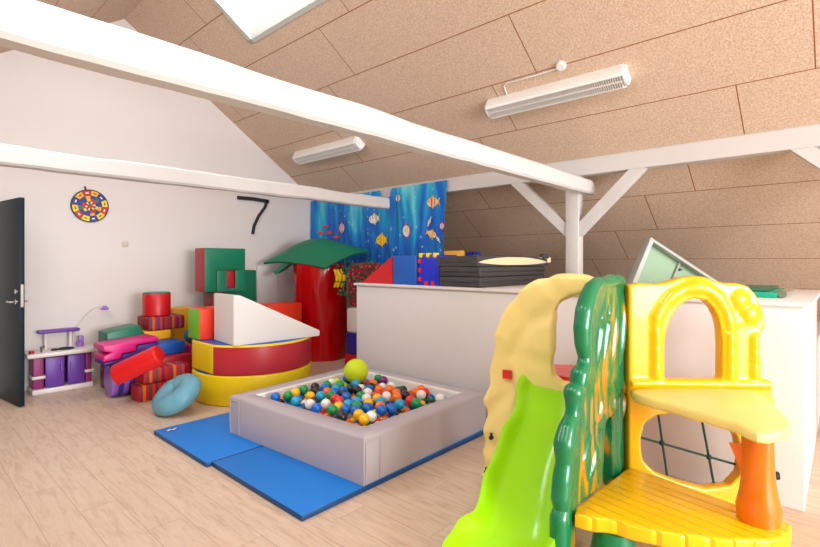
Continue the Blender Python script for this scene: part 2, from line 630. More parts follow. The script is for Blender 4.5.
# tie beams: hewn timber painted white
def hewn(name, x0, x1, y0, y1, z0, z1, label, seed, taper=1.0, slant=0.0, nx=60, amp=0.010):
    bm = bmesh.new()
    ch = 0.018
    sec = [(y0 + ch, z0), (y1 - ch, z0), (y1, z0 + ch), (y1, z1 - ch), (y1 - ch, z1), (y0 + ch, z1), (y0, z1 - ch), (y0, z0 + ch)]
    yc, zc = (y0 + y1) / 2, (z0 + z1) / 2
    rings = []
    for i in range(nx + 1):
        f = i / nx
        k = 1 + (taper - 1) * f
        ring = []
        for (y, z) in sec:
            x = x0 + (x1 - x0) * f
            if i == nx: x += slant * ((z1 - z) / (z1 - z0))
            dy = amp * noise.noise(Vector((x * 1.6, y * 4 + seed, z * 4))) + amp * .5 * noise.noise(Vector((x * 6, y * 9, z * 9 + seed)))
            dz = amp * noise.noise(Vector((x * 1.4, y * 4, z * 4 + seed + 9))) + amp * .5 * noise.noise(Vector((x * 5, y * 9 + seed, z * 9)))
            ring.append(bm.verts.new((x, yc + (y - yc) * k + dy, zc + (z - zc) * k + dz)))
        rings.append(ring)
    n = len(sec)
    for i in range(nx):
        for k in range(n):
            bm.faces.new((rings[i][k], rings[i][(k + 1) % n], rings[i + 1][(k + 1) % n], rings[i + 1][k]))
    bm.faces.new(rings[0][::-1]); bm.faces.new(rings[-1])
    o = finish(bm, name, 'paint', smooth=30)
    tag(o, label, 'beam', kind='structure')
    return o


hewn('tie_beam', -1.0, 4.99, 1.95, 2.07, 2.130, 2.278, 'thick white hewn tie beam nearest the camera ending at the white post', 3.1, slant=0.13)
hewn('tie_beam', -1.0, 4.60, 4.54, 4.66, 2.14, 2.285, 'thinner white tie beam farther back ending at the sea curtain', 8.7, amp=0.013)
bm = bmesh.new()
px0, px1 = 4.905, 5.03
add_prism(bm, [(px0, YB, 2.325), (px1, YB, 2.325), (px1, YB, cz(px1)), (px0 + .012, YB, cz(px0) - .004), (px0, YB, cz(px0) - .02)], (0, GY - YB, 0))
o = finish(bm, 'purlin', 'paint', smooth=0); tag(o, 'long white purlin running along under the right ceiling slope', 'beam', kind='structure')
TOPZ = 1.19
o = box_obj('post', 4.90, 5.03, 2.065, 2.205, TOPZ, 2.325, 'paint', bevel=0.006); tag(o, 'white upright post on the white half wall under the purlin', 'post', kind='structure')


def brace(ya, za, yb, zb, label, x0=4.915, x1=5.01, wd=0.105):
    d = Vector((0, yb - ya, zb - za)).normalized()
    n = Vector((0, -d.z, d.y)) * wd / 2
    bm = bmesh.new()
    # ends cut vertically at the post and horizontally under the purlin
    def cut(p, sgn, axis):
        q = Vector(p) + n * sgn
        if axis == 'y': q = q - d * ((q.y - p[1]) / d.y)
        else: q = q - d * ((q.z - p[2]) / d.z)
        return q
    A, B = Vector((x0, ya, za)), Vector((x0, yb, zb))
    add_prism(bm, [cut(A, 1, 'y'), cut(B, 1, 'z'), cut(B, -1, 'z'), cut(A, -1, 'y')], (x1 - x0, 0, 0))
    o = finish(bm, 'brace', 'paint', smooth=0)
    tag(o, label, 'brace', kind='structure')


brace(2.205, 1.76, 2.80, 2.325, 'white diagonal brace on the left side of the post')
brace(2.065, 1.76, 1.49, 2.325, 'white diagonal brace on the right side of the post')
brace(-0.33, 1.76, 0.25, 2.325, 'white diagonal brace cut off by the right edge of the photo')
o = box_obj('post', 4.90, 5.03, -0.47, -0.33, 0.0, 2.325, 'paint', bevel=0.006); tag(o, 'white post farther right carrying the purlin, outside the photo', 'post', kind='structure')

# white half wall with a deep top
BX0, BX1, BY0, BY1 = 3.52, 5.22, 0.17, 3.98
t = thing('half_wall', 'white boxed half wall with a deep shelf top behind the ball pit', 'half wall', ((BX0 + BX1) / 2, (BY0 + BY1) / 2, 0))
t['kind'] = 'structure'
cxw, cyw = t.location.x, t.location.y
bm = bmesh.new(); add_box(bm, BX0 - cxw, BX1 - cxw, BY0 - cyw, BY1 - cyw, 0, TOPZ - 0.025, 0, 0.004, 2); finish(bm, 'body', 'board', t)
bm = bmesh.new(); add_box(bm, BX0 - .03 - cxw, BX1 - cxw, BY0 - .035 - cyw, BY1 + .02 - cyw, TOPZ - 0.025, TOPZ, 0, 0.006, 2); finish(bm, 'top', 'board', t)
o = box_obj('floor', BX1 + .001, 7.0, BY0, BY1, 0.0, 0.76, 'board'); tag(o, 'low eaves deck behind the white half wall', 'floor', kind='structure')


# ------------------------------------------------------------------ ceiling lamps
def lamp(name, xc, ya, yb, label, group):
    """a batten against the slope: smooth housing, louvre grid on its face, rounded end caps"""
    s = Vector((1, 0, -SLOPE)).normalized()          # downhill
    n = Vector((-SLOPE, 0, -1)).normalized()         # away from the ceiling
    base = Vector((xc, (ya + yb) / 2, cz(xc)))
    t = thing(name, label, 'ceiling lamp', base, 0, group)
    ln = abs(yb - ya) / 2
    W2, H2 = 0.078, 0.115
    prof = [(-W2 * 1.15, 0.0), (-W2 * 1.12, H2 * .5), (-W2 * .98, H2 * .85), (-W2 * .80, H2), (-W2 * .74, H2), (-W2 * .74, H2 * .7), (W2 * .8, H2 * .7), (W2 * .8, H2), (W2 * .9, H2 * .95), (W2, H2 * .5), (W2, 0.0)]
    bm = bmesh.new()
    add_prism(bm, [s * a + n * b + Vector((0, -ln, 0)) for a, b in prof], (0, 2 * ln, 0))
    finish(bm, 'housing', 'lamp', t, smooth=0)
    for sg in (-1, 1):
        bm = bmesh.new()
        pr = [(-W2, 0.0)] + [(W2 * math.cos(PI - PI * k / 10) * (1.0), 0.03 + (H2 - 0.03) * math.sin(PI * k / 10) ** 0.6) for k in range(11)] + [(W2, 0.0)]
        add_prism(bm, [s * a + n * b + Vector((0, sg * ln, 0)) for a, b in pr], (0, sg * 0.018, 0))
        finish(bm, 'end_cap', 'lamp', t, smooth=30)
    bm = bmesh.new()
    k = -ln + 0.02
    while k < ln - 0.01:
        add_prism(bm, [s * a + n * b + Vector((0, k, 0)) for a, b in ((-W2 * .8, H2 * .72), (W2 * .8, H2 * .72), (W2 * .8, H2 * .97), (-W2 * .8, H2 * .97))], (0, 0.004, 0))
        k += 0.019
    add_prism(bm, [s * a + n * b + Vector((0, -ln + .01, 0)) for a, b in ((-.004, H2 * .72), (.004, H2 * .72), (.004, H2 * .98), (-.004, H2 * .98))], (0, 2 * ln - .02, 0))
    finish(bm, 'louvre', 'louvre', t, smooth=0)
    bm = bmesh.new()
    for q in (-0.05, 0.05):
        add_tube(bm, [s * q + n * (H2 * .66) + Vector((0, -ln + .04, 0)), s * q + n * (H2 * .66) + Vector((0, ln - .04, 0))], 0.008)
    finish(bm, 'tube', 'lamp', t)
    return t


lamp('ceiling_lamp', 4.18, 2.66, 1.35, 'larger white louvred ceiling lamp nearer the camera with a cable to a round box', 'louvred ceiling lamps')
lamp('ceiling_lamp', 4.19, 6.02, 4.66, 'smaller looking white ceiling lamp farther back above the sea curtain', 'louvred ceiling lamps')
t = thing('junction_box', 'round white cable box on the ceiling above the nearer lamp', 'junction box', (3.985, 1.83, cz(3.985)))
nv = Vector((-SLOPE, 0, -1)).normalized()
bm = bmesh.new(); add_lathe(bm, [(0.0, 0), (0.042, 0), (0.042, 0.025), (0.034, 0.034), (0, 0.034)], seg=20)
bmesh.ops.rotate(bm, verts=bm.verts[:], matrix=nv.to_track_quat('Z', 'Y').to_matrix()); finish(bm, 'box_cover', 'lamp', t)
bm = bmesh.new()
pts = [Vector((4.00, 1.86, cz(4.00))), Vector((4.005, 2.1, cz(4.005))), Vector((4.0, 2.38, cz(4.0))), Vector((4.02, 2.42, cz(4.02))), Vector((4.13, 2.44, cz(4.13)))]
add_tube(bm, [p + nv * 0.010 - Vector(t.location) for p in pts], 0.006, 6); finish(bm, 'cable', 'lamp', t)

# ------------------------------------------------------------------ door, gable wall items
t = thing('door_1', 'dark teal door standing open into the room at the left edge', 'door', (0.815, 6.66, 0), math.atan2(-0.715, 0.095))
t['kind'] = 'structure'
box_obj('leaf', 0.0, 0.72, 0.0, 0.042, 0.008, 2.05, 'door', t, bevel=0.003)
bm = bmesh.new(); add_box(bm, 0.712, 0.7225, 0.010, 0.032, 0.98, 1.20); finish(bm, 'lock_plate', 'steel', t)
for sg, yb in ((-1, 0.0), (1, 0.042)):
    bm = bmesh.new()
    add_tube(bm, [(0.655, yb, 1.03), (0.655, yb + sg * .05, 1.03)], 0.010); add_tube(bm, [(0.665, yb + sg * .05, 1.03), (0.555, yb + sg * .052, 1.03)], 0.009)
    h = finish(bm, 'handle', 'steel', t)
    bm = bmesh.new(); add_tube(bm, [(0.655, yb, 1.13), (0.655, yb + sg * .014, 1.13)], 0.024, 16); finish(bm, 'lock_rosette', 'steel', t)
    bm = bmesh.new(); add_tube(bm, [(0.655, yb, 1.03), (0.655, yb + sg * .012, 1.03)], 0.024, 16); finish(bm, 'rosette', 'steel', h)
bm = bmesh.new(); add_box(bm, 0.735, 0.815, GY - 0.02, GY, 0, 2.1); o = finish(bm, 'trim_1', 'white'); tag(o, 'white door jamb on the gable wall behind the open door', 'trim', kind='structure')

# dartboard
t = thing('dartboard', 'round red, yellow and blue dartboard hanging on the gable wall', 'dartboard', (1.68, GY - 0.012, 2.088), 0)
t.rotation_euler = (math.radians(3), math.radians(-14), 0)
bm = bmesh.new(); add_tube(bm, [(0, 0.008, 0), (0, -0.012, 0)], 0.195, 48); finish(bm, 'backing', 'dark', t)
cols = ['v_red', 'v_amber', 'v_navy', 'v_yellow', 'v_red', 'v_yellow', 'v_navy', 'v_yellow', 'v_red', 'v_yellow', 'v_navy', 'v_amber']
bm = bmesh.new()


def ring_sector(bm, r0, r1, a0, a1, y, mi, n=5):
    def p(r, a): return bm.verts.new((r * math.sin(a), y, r * math.cos(a)))
    A = [p(r0, a0 + (a1 - a0) * i / n) for i in range(n + 1)]
    B = [p(r1, a0 + (a1 - a0) * i / n) for i in range(n + 1)]
    for i in range(n):
        f = bm.faces.new((A[i], B[i], B[i + 1], A[i + 1])); f.material_index = mi


names = ['v_red', 'v_amber', 'v_navy', 'v_yellow', 'v_teal', 'white', 'dark']
for k in range(12):
    a0 = 2 * PI * k / 12 - PI / 12 + .02
    ring_sector(bm, 0.125, 0.182, a0, a0 + 2 * PI / 12 - .04, -0.0135, names.index(cols[k]))
    ring_sector(bm, 0.147, 0.160, a0 + .16, a0 + 0.36, -0.0142, 5 if cols[k] in ('v_red', 'v_navy') else 6, 2)
    if k % 2 == 0:
        inner = ['v_amber', 'v_navy', 'v_teal', 'v_navy', 'v_amber', 'v_navy', 'v_amber', 'v_navy', 'v_navy', 'v_teal', 'v_navy', 'v_navy']
    ring_sector(bm, 0.088, 0.118, a0, a0 + 2 * PI / 12 - .04, -0.0135, names.index(inner[k]))
    ring_sector(bm, 0.056, 0.084, a0, a0 + 2 * PI / 12 - .04, -0.0135, names.index(['v_yellow', 'v_red', 'v_red', 'v_navy'][k % 4]))
    ring_sector(bm, 0.026, 0.053, a0, a0 + 2 * PI / 12 - .04, -0.0135, names.index(['v_navy', 'v_yellow'][k % 2]))
ring_sector(bm, 0.002, 0.024, 0, 2 * PI, -0.0135, 0, 16)
finish(bm, 'scoring_face', names, t, smooth=0)
bm = bmesh.new(); add_box(bm, -0.008, 0.008, -0.008, 0.004, 0.185, 0.235); finish(bm, 'hanging_loop', 'dark', t)

t = thing('light_switch', 'small beige light switch on the gable wall right of the dartboard', 'switch', (2.06, GY - 0.001, 1.645))
box_obj('plate', -0.036, 0.036, -0.012, 0.0, -0.036, 0.036, 'switch', t, 0.003)
box_obj('rocker', -0.02, 0.02, -0.018, -0.012, -0.024, 0.024, 'switch', t, 0.003)

bm = bmesh.new()
def S(px, py): return ray_plane(px, py, (0, GY - 0.03, 0), (0, 1, 0))
def ribbon(bm, pts, w, y0, y1):
    n = len(pts)
    Lf, Rt = [], []
    for i, p in enumerate(pts):
        d = (Vector(pts[min(i + 1, n - 1)]) - Vector(pts[max(i - 1, 0)])).normalized()
        nn = Vector((-d.z, 0, d.x)) * w / 2
        Lf.append(Vector(p) + nn); Rt.append(Vector(p) - nn)
    add_prism(bm, [Vector((q.x, y0, q.z)) for q in Lf + Rt[::-1]], (0, y1 - y0, 0))
ribbon(bm, [S(238, 197.5), S(254, 199), S(269, 201.5)], 0.052, GY - .035, GY - .001)
ribbon(bm, [S(267.5, 200), S(265.5, 207), S(259, 216), S(254.5, 226), S(253, 234)], 0.036, GY - .035, GY - .001)
o = finish(bm, 'wall_number', 'dark', smooth=30); tag(o, 'large black number 7 fixed to the gable wall', 'number')

o = box_obj('leaning_panel', 3.86, 4.20, GY - 0.045, GY - 0.012, 0, 1.36, 'board', bevel=0.004)
tag(o, 'white panel standing against the gable wall left of the red drum', 'panel')

# ------------------------------------------------------------------ toy kitchen
t = thing('toy_kitchen', 'white and purple toy kitchen against the gable wall beside the door', 'toy kitchen', (1.365, 6.5, 0))
def K(name, x0, x1, y0, y1, z0, z1, m, par=None, bv=0.006):
    return box_obj(name, x0 - 1.365, x1 - 1.365, y0 - 6.5, y1 - 6.5, z0, z1, m, par or t, bv)
K('base_plate', 1.08, 1.64, 6.37, 6.66, 0.0, 0.055, 'toywhite', None, 0.012)
K('counter', 1.03, 1.685, 6.34, 6.66, 0.395, 0.445, 'toywhite', None, 0.018)
K('back_panel', 1.12, 1.62, 6.60, 6.64, 0.055, 0.395, 'purple')
for x0, x1 in ((1.095, 1.185), (1.57, 1.63)):
    K('side_panel', x0, x1, 6.40, 6.60, 0.055, 0.395, 'plum')
    K('side_shelf', x0 - .015, x1 + .02, 6.38, 6.56, 0.165, 0.195, 'toywhite')
for (x0, x1, hx) in ((1.195, 1.365, 1.335), (1.395, 1.555, 1.425)):
    d = K('cabinet_door', x0, x1, 6.375, 6.40, 0.065, 0.385, 'purple')
    bm = bmesh.new(); add_tube(bm, [(hx - 1.365, 6.375 - 6.5, .21), (hx - 1.365, 6.355 - 6.5, .23), (hx - 1.365, 6.355 - 6.5, .30), (hx - 1.365, 6.375 - 6.5, .32)], 0.006); finish(bm, 'handle', 'v_lilac', d)
for px in (1.24, 1.47):
    bm = bmesh.new(); add_tube(bm, [(px - 1.365, .10, .445), (px - 1.365, .10, .64)], 0.018, 10); finish(bm, 'shelf_post', 'toywhite', t)
K('upper_shelf', 1.16, 1.555, 6.54, 6.65, 0.625, 0.662, 'purple', None, 0.015)
bm = bmesh.new(); add_lathe(bm, [(0, 0), (.075, 0), (.085, .006), (.07, .012), (.06, .003), (0, .002)], (0.035, -.02, .446)); finish(bm, 'sink', 'dark', t)
bm = bmesh.new(); add_tube(bm, [(-.075, -.05, .446), (-.075, -.05, .466)], 0.03, 14); finish(bm, 'hob', 'dark', t)
bm = bmesh.new(); add_tube(bm, [(-.20, -.08, .44), (-.20, -.08, .50), (-.17, -.10, .505)], 0.012, 8); finish(bm, 'tap', 'steel', t)
bm = bmesh.new(); add_tube(bm, [(-.285, -.10, .446), (-.285, -.10, .475)], 0.025, 12); finish(bm, 'knob', 'v_darkred', t)
bm = bmesh.new(); add_tube(bm, [(.19, .06, .446), (.19, .06, .50)], 0.035, 14); add_box(bm, .17, .22, .02, .07, .51, .57, 0, .008); finish(bm, 'telephone', 'v_lilac', t)
bm = bmesh.new(); pts = [(.14 + .30 * f, .12 - .03 * f, .60 + .28 * math.sin(f * PI * .55)) for f in [i / 10 for i in range(11)]]; add_tube(bm, [(.14, .12, .44)] + pts, 0.006, 6); finish(bm, 'lamp_arm', 'toywhite', t)
bm = bmesh.new(); add_lathe(bm, [(0, .04), (.02, .035), (.045, 0.0), (.03, -.01), (0, -.012)], (.45, .09, .855), 14); finish(bm, 'lamp_head', 'v_lilac', t)


# ------------------------------------------------------------------ foam blocks
def foam(name, x0, x1, y0, y1, z0, z1, mats, label, cat='foam block', rotz=0, bv=0.014, rot=None, faces=None, group='soft play blocks'):
    """a soft block; `faces` gives material slots to sides by direction"""
    bm = bmesh.new()
    hx, hy, hz = (x1 - x0) / 2, (y1 - y0) / 2, (z1 - z0) / 2
    add_box(bm, -hx, hx, -hy, hy, 0, 2 * hz, 0, bv, 3)
    if faces:
        bm.normal_update()
        for f in bm.faces:
            for (ax, sg, mi) in faces:
                if f.normal[ax] * sg > 0.85: f.material_index = mi
    o = finish(bm, name, mats, None, ((x0 + x1) / 2, (y0 + y1) / 2, z0), rot or (0, 0, rotz))
    return tag(o, label, cat, group)


def shape(name, pts_xz, y0, y1, mats, label, cat, sidemat=None, bv=0.012, group='soft play blocks'):
    """an outline in x,z pushed along y; slot 1 on the sides that face along x"""
    xs = [p[0] for p in pts_xz]; zs = [p[1] for p in pts_xz]
    c = Vector((sum((min(xs), max(xs))) / 2, (y0 + y1) / 2, min(zs)))
    bm = bmesh.new()
    add_prism(bm, [Vector((x, y0, z)) - c for x, z in pts_xz], (0, y1 - y0, 0))
    bmesh.ops.recalc_face_normals(bm, faces=bm.faces[:])
    if bv: bmesh.ops.bevel(bm, geom=bm.edges[:], offset=bv, segments=3, affect='EDGES', profile=0.5, clamp_overlap=True)
    bm.normal_update()
    if sidemat is not None:
        for f in bm.faces:
            if abs(f.normal.y) < 0.6: f.material_index = sidemat
    o = finish(bm, name, mats, None, c)
    return tag(o, label, cat, group)


# the left heap
foam('foam_block', 1.745, 2.18, 5.27, 5.49, 0.0, 0.165, 's_warm', 'red striped block lowest in the heap behind the pale blue ring cushion', rotz=0.03)
foam('foam_block', 1.80, 2.27, 5.30, 5.54, 0.168, 0.315, 's_warm', 'long red striped block lying on the lowest striped block', rotz=0.02)
bm = bmesh.new()
add_tube(bm, [(-0.16, 0, 0.175), (-0.13, 0, 0.175), (0.19, 0, 0.175)], 0.174, 28)
bm.normal_update()
for f in bm.faces:
    if f.calc_center_median().x < -0.131: f.material_index = 1
o = finish(bm, 'foam_roll', ['s_violet', 'v_lilac'], None, (1.77, 5.74, 0), (0, 0, -0.05), smooth=40); tag(o, 'round foam roll with a lilac end and violet stripes on the floor', 'foam roll', 'soft play blocks')
foam('foam_block', 1.68, 2.04, 5.97, 6.28, 0.0, 0.375, 'v_maroon', 'dark maroon block behind the violet striped roll')
shape('foam_block', [(1.535, .355), (2.06, .355), (2.06, .545), (1.84, .530), (1.84, .465), (1.70, .455), (1.70, .405), (1.535, .395)], 5.60, 5.93, ['v_violet'], 'violet stepped block under the magenta stepped block', 'foam block')
shape('foam_block', [(1.525, .400), (1.695, .410), (1.695, .462), (1.835, .470), (1.835, .536), (2.055, .551), (2.055, .60), (1.525, .565), (1.525, .505), (1.60, .485), (1.525, .455)], 5.59, 5.93, ['v_magenta'], 'magenta stepped block above the violet one at the left of the heap', 'foam block')
shape('foam_block', [(1.66, .378), (2.03, .378), (2.03, .615), (2.0, .695), (1.90, .685), (1.66, .645)], 5.97, 6.28, ['v_green'], 'green sloping block at the back left of the heap', 'foam block')
bm = bmesh.new()
pr = [(-.10, 0), (.10, 0), (.10, .07)] + [(.10 * math.cos(a), .07 + .085 * math.sin(a)) for a in [PI * k / 14 for k in range(1, 14)]] + [(-.10, .07)]
add_prism(bm, [Vector((-.23, a * 1.1, b * 1.12)) for a, b in pr], (.46, 0, 0))
bmesh.ops.recalc_face_normals(bm, faces=bm.faces[:])
bmesh.ops.bevel(bm, geom=[e for e in bm.edges if e.calc_face_angle(0) > .6], offset=0.018, segments=3, affect='EDGES', profile=.5)
o = finish(bm, 'foam_bolster', 'v_brightred', None, tuple(L(-2.69, 4.83, 0.335)), (0.42, math.radians(-25), math.atan2(RY, RX) + .10))
tag(o, 'bright red half-round bolster tilted across the front of the heap', 'bolster', 'soft play blocks')
foam('foam_block', 2.08, 2.43, 5.60, 6.20, 0.0, 0.36, 'v_darkred', 'dark red block under the blue block in the heap')
foam('foam_block', 2.07, 2.40, 5.72, 6.30, 0.363, 0.50, 'v_blue', 'blue block on the dark red block in the heap')
foam('foam_block', 2.045, 2.34, 5.98, 6.34, 0.503, 0.615, 'v_amber', 'amber yellow block under the upper striped block')
foam('foam_block', 2.085, 2.50, 5.97, 6.34, 0.618, 0.775, 's_dark', 'dark red striped block carrying the red round block', bv=0.02)
bm = bmesh.new(); add_lathe(bm, [(0, 0), (.140, 0), (.152, .012), (.152, .265), (.143, .28), (0, .282)], seg=36, mis=[0, 0, 0, 1, 1])
o = finish(bm, 'foam_cylinder', ['v_red', 'v_green'], None, (2.24, 6.15, 0.777)); tag(o, 'red round foam block with a green top, topmost of the heap', 'foam block', 'soft play blocks')
foam('foam_block', 2.52, 2.78, 6.38, 6.64, 0.0, 0.825, 'v_amber', 'tall amber block against the wall behind the green and orange block')
foam('foam_block', 2.47, 2.66, 5.56, 5.95, 0.0, 0.43, 'v_magenta', 'upright magenta block squeezed between the heap and the round yellow block')
bm = bmesh.new(); bmesh.ops.create_uvsphere(bm, u_segments=24, v_segments=14, radius=1)
for v in bm.verts: v.co = Vector((v.co.x * .13, v.co.y * .16, v.co.z * .11 + .11))
o = finish(bm, 'round_cushion', 'v_teal', None, (2.55, 5.78, 0.432)); tag(o, 'dark teal round cushion beneath the amber block', 'cushion')

# round blocks
def disc_pts(cx, cy, r, xmin=None, n=64):
    out = []
    for k in range(n):
        a = 2 * PI * k / n
        x, y = cx + r * math.cos(a), cy + r * math.sin(a)
        out.append((max(x, xmin) if xmin is not None else x, y))
    return out


def disc_block(name, pts, z0, z1, mats, label, top, side, end=None, blue=None):
    c = Vector((sum(p[0] for p in pts) / len(pts), sum(p[1] for p in pts) / len(pts), z0))
    bm = bmesh.new()
    q = [Vector((x, y, z0)) - c for x, y in pts]
    add_prism(bm, q, (0, 0, z1 - z0))
    bmesh.ops.remove_doubles(bm, verts=bm.verts[:], dist=1e-4)
    bm.normal_update()
    es = [e for e in bm.edges if len(e.link_faces) == 2 and e.calc_face_angle(0) > 0.8]
    bmesh.ops.bevel(bm, geom=es, offset=0.018, segments=3, affect='EDGES', profile=0.5, clamp_overlap=True)
    bmesh.ops.recalc_face_normals(bm, faces=bm.faces[:])
    bm.normal_update()
    for f in bm.faces:
        if f.normal.z > 0.97: f.material_index = top
        elif end is not None and f.normal.z > 0.25: f.material_index = 1
        elif end is not None and f.normal.x < -0.93 and f.calc_center_median().x < min(v.x for v in q) + .03: f.material_index = end
        else: f.material_index = side
    o = finish(bm, name, mats, None, c)
    tag(o, label, 'foam block', 'soft play blocks')
    return o


DX, DY, DR = 2.78, 4.85, 0.625
disc_block('foam_disc', disc_pts(DX, DY, DR), 0.0, 0.30, ['v_yellow', 'v_blue'], 'large round yellow block with a blue top on the floor behind the ball pit', 1, 0)
disc_block('foam_disc', disc_pts(DX, DY, DR, 2.20), 0.302, 0.60, ['v_brick', 'v_yellow', 'v_blue'], 'round red sided block with a flat yellow end stacked on the yellow round block', 2, 0, 1)
wed = [(-.485, 0), (.485, 0), (.485, .06), (-.42, .49), (-.485, .495)]
bm = bmesh.new()
add_prism(bm, [(x, -.255, z) for x, z in wed], (0, .51, 0))
bmesh.ops.recalc_face_normals(bm, faces=bm.faces[:])
bmesh.ops.bevel(bm, geom=bm.edges[:], offset=0.008, segments=2, affect='EDGES')
o = finish(bm, 'foam_wedge', 'v_white', None, (2.81, 4.605, 0.602), (0, 0, -0.085)); tag(o, 'large white foam wedge on top of the round red block', 'foam wedge', 'soft play blocks')
foam('foam_block', 2.235, 2.53, 4.97, 5.27, 0.602, 0.93, ['v_orange', 'v_lime', 'v_yellow'], 'small block with a lime green end and orange side left of the white wedge', faces=[(0, -1, 1), (2, 1, 0)])
foam('foam_block', 3.40, 3.93, 5.58, 5.95, 0.0, 0.855, 'v_orange', 'orange red block behind the white wedge beside the red drum')

# green arches behind
foam('foam_block', 2.87, 3.06, 6.02, 6.28, 0.0, 1.03, 'v_maroon', 'upright dark red block carrying the green arch block')
foam('foam_block', 3.02, 3.655, 6.31, 6.62, 0.0, 1.305, ['v_green', 'v_darkred'], 'tall green block against the wall behind the green arch', faces=[(0, -1, 1)])
shape('foam_arch', [(2.757, 1.033), (2.915, 1.033), (2.915, 1.315), (3.315, 1.315), (3.315, 1.60), (2.757, 1.60)], 6.0, 6.29, ['v_green', 'v_darkred'], 'larger green arch block with a dark red side on top of the stack', 'arch block', 1)
shape('foam_arch', [(2.918, 1.033), (3.315, 1.033), (3.315, 1.312), (3.17, 1.312), (3.17, 1.075), (3.05, 1.075), (3.05, 1.312), (2.918, 1.312)], 6.0, 6.27, ['v_green', 'v_maroon'], 'small green U block tucked under the larger green arch', 'arch block', 1, bv=0.006)
foam('foam_block', 3.053, 3.167, 6.02, 6.26, 1.078, 1.31, 'v_darkred', 'small red block filling the gap of the green U block', bv=0.006)

# ring cushion
bm = bmesh.new()
R1, R2 = 0.119, 0.117
nu, nv_ = 48, 20
g = []
for i in range(nu):
    a = 2 * PI * i / nu
    ring = []
    for j in range(nv_):
        b = 2 * PI * j / nv_
        pinch = 1 - 0.05 * (0.5 + 0.5 * math.cos(6 * a)) * (1 if math.sin(b) > 0 else 0)
        rr = R2 * pinch
        x = R1 + rr * math.cos(b)
        z = rr * 0.80 * math.sin(b)
        z += 0.006 * noise.noise(Vector((math.cos(a) * 5, math.sin(a) * 5, b)))
        ring.append(bm.verts.new((x * math.cos(a), x * math.sin(a), z)))
    g.append(ring)
for i in range(nu):
    for j in range(nv_):
        bm.faces.new((g[i][j], g[(i + 1) % nu][j], g[(i + 1) % nu][(j + 1) % nv_], g[i][(j + 1) % nv_]))
o = finish(bm, 'ring_cushion', 'v_aqua', None, tuple(L(-2.20, 4.53, 0.172)), smooth=80)
o.rotation_euler = (Matrix.Rotation(math.radians(-36), 3, Vector((RX * .75 + FX * 1.0, RY * .75 + FY * 1.0, 0)).cross(Vector((0, 0, 1))) * -1)).to_euler()
tag(o, 'pale blue ring cushion with a small hole leaning against the yellow round block', 'cushion')

# ------------------------------------------------------------------ ball pit and mats
MZ = 0.035
def mat_pad(name, x0, x1, y0, y1, label):
    t = thing(name, label, 'gym mat', ((x0 + x1) / 2, (y0 + y1) / 2, 0), 0, 'blue folding mats')
    hx, hy = (x1 - x0) / 2, (y1 - y0) / 2
    bm = bmesh.new(); add_box(bm, -hx, hx, -hy, hy, 0.0, MZ, 0, 0.007, 2)
    bm.normal_update()
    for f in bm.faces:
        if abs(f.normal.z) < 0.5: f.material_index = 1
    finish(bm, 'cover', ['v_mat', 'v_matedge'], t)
    return t, hx, hy
ma, hx, hy = mat_pad('gym_mat', 1.51, 3.42, 3.262, 4.215, 'blue gym mat with the small round emblem at its corner, farther left')
bm = bmesh.new(); add_lathe(bm, [(0, .0), (.042, .0), (.042, .0015), (0, .0015)], (-hx + .105, hy - .10, MZ), 24)
bmesh.ops.scale(bm, vec=(1.3, .8, 1), space=Matrix.Translation(-Vector((-hx + .105, hy - .10, MZ))), verts=bm.verts[:])
em = finish(bm, 'emblem', 'v_navy', ma)
bm = bmesh.new()
for k, (a, b) in enumerate(((-.03, .0), (-.01, .012), (.012, -.004), (.03, .008))):
    add_box(bm, -hx + .105 + a - .009, -hx + .105 + a + .012, hy - .10 + b - .009, hy - .10 + b + .009, MZ + .0015, MZ + .0025)
finish(bm, 'emblem_mark', 'white', em)
mb_, hx, hy = mat_pad('gym_mat', 1.545, 3.42, 2.195, 3.25, 'blue gym mat nearer the camera with its plain front corner')
for k in range(2):
    bm = bmesh.new(); add_tube(bm, [(-hx + .03 + .05 * k, hy - .012, MZ), (-hx + .03 + .05 * k, hy - .012, MZ + .003)], .006, 8); finish(bm, 'rivet', 'steel', mb_)

Fc, Lc, Bc, Rc = Vector((2.003, 2.20)), Vector((1.91, 3.705)), Vector((3.40, 3.82)), Vector((3.385, 2.215))
PZ0, PZ1, PT = MZ + .001, 0.335, 0.155
pcx, pcy = 2.68, 2.99
def inset(corners, t):
    n = len(corners); out = []
    for i in range(n):
        p, a, b = corners[i], corners[i - 1], corners[(i + 1) % n]
        d1, d2 = (p - a).normalized(), (b - p).normalized()
        n1, n2 = Vector((-d1.y, d1.x)), Vector((-d2.y, d2.x))
        # intersection of the two lines moved inwards
        p1, p2 = p + n1 * t, p + n2 * t
        den = d1.x * d2.y - d1.y * d2.x
        s = ((p2.x - p1.x) * d2.y - (p2.y - p1.y) * d2.x) / den
        out.append(p1 + d1 * s)
    return out
outer = [Fc, Rc, Bc, Lc]
inner = inset(outer, PT)
PIT_C = Vector((pcx, pcy, PZ0))
t = thing('ball_pit', 'square grey vinyl ball pit with white lining full of coloured balls', 'ball pit', PIT_C)
H_ = PZ1 - PZ0
nm = ['front right', 'back right', 'back left', 'front left']
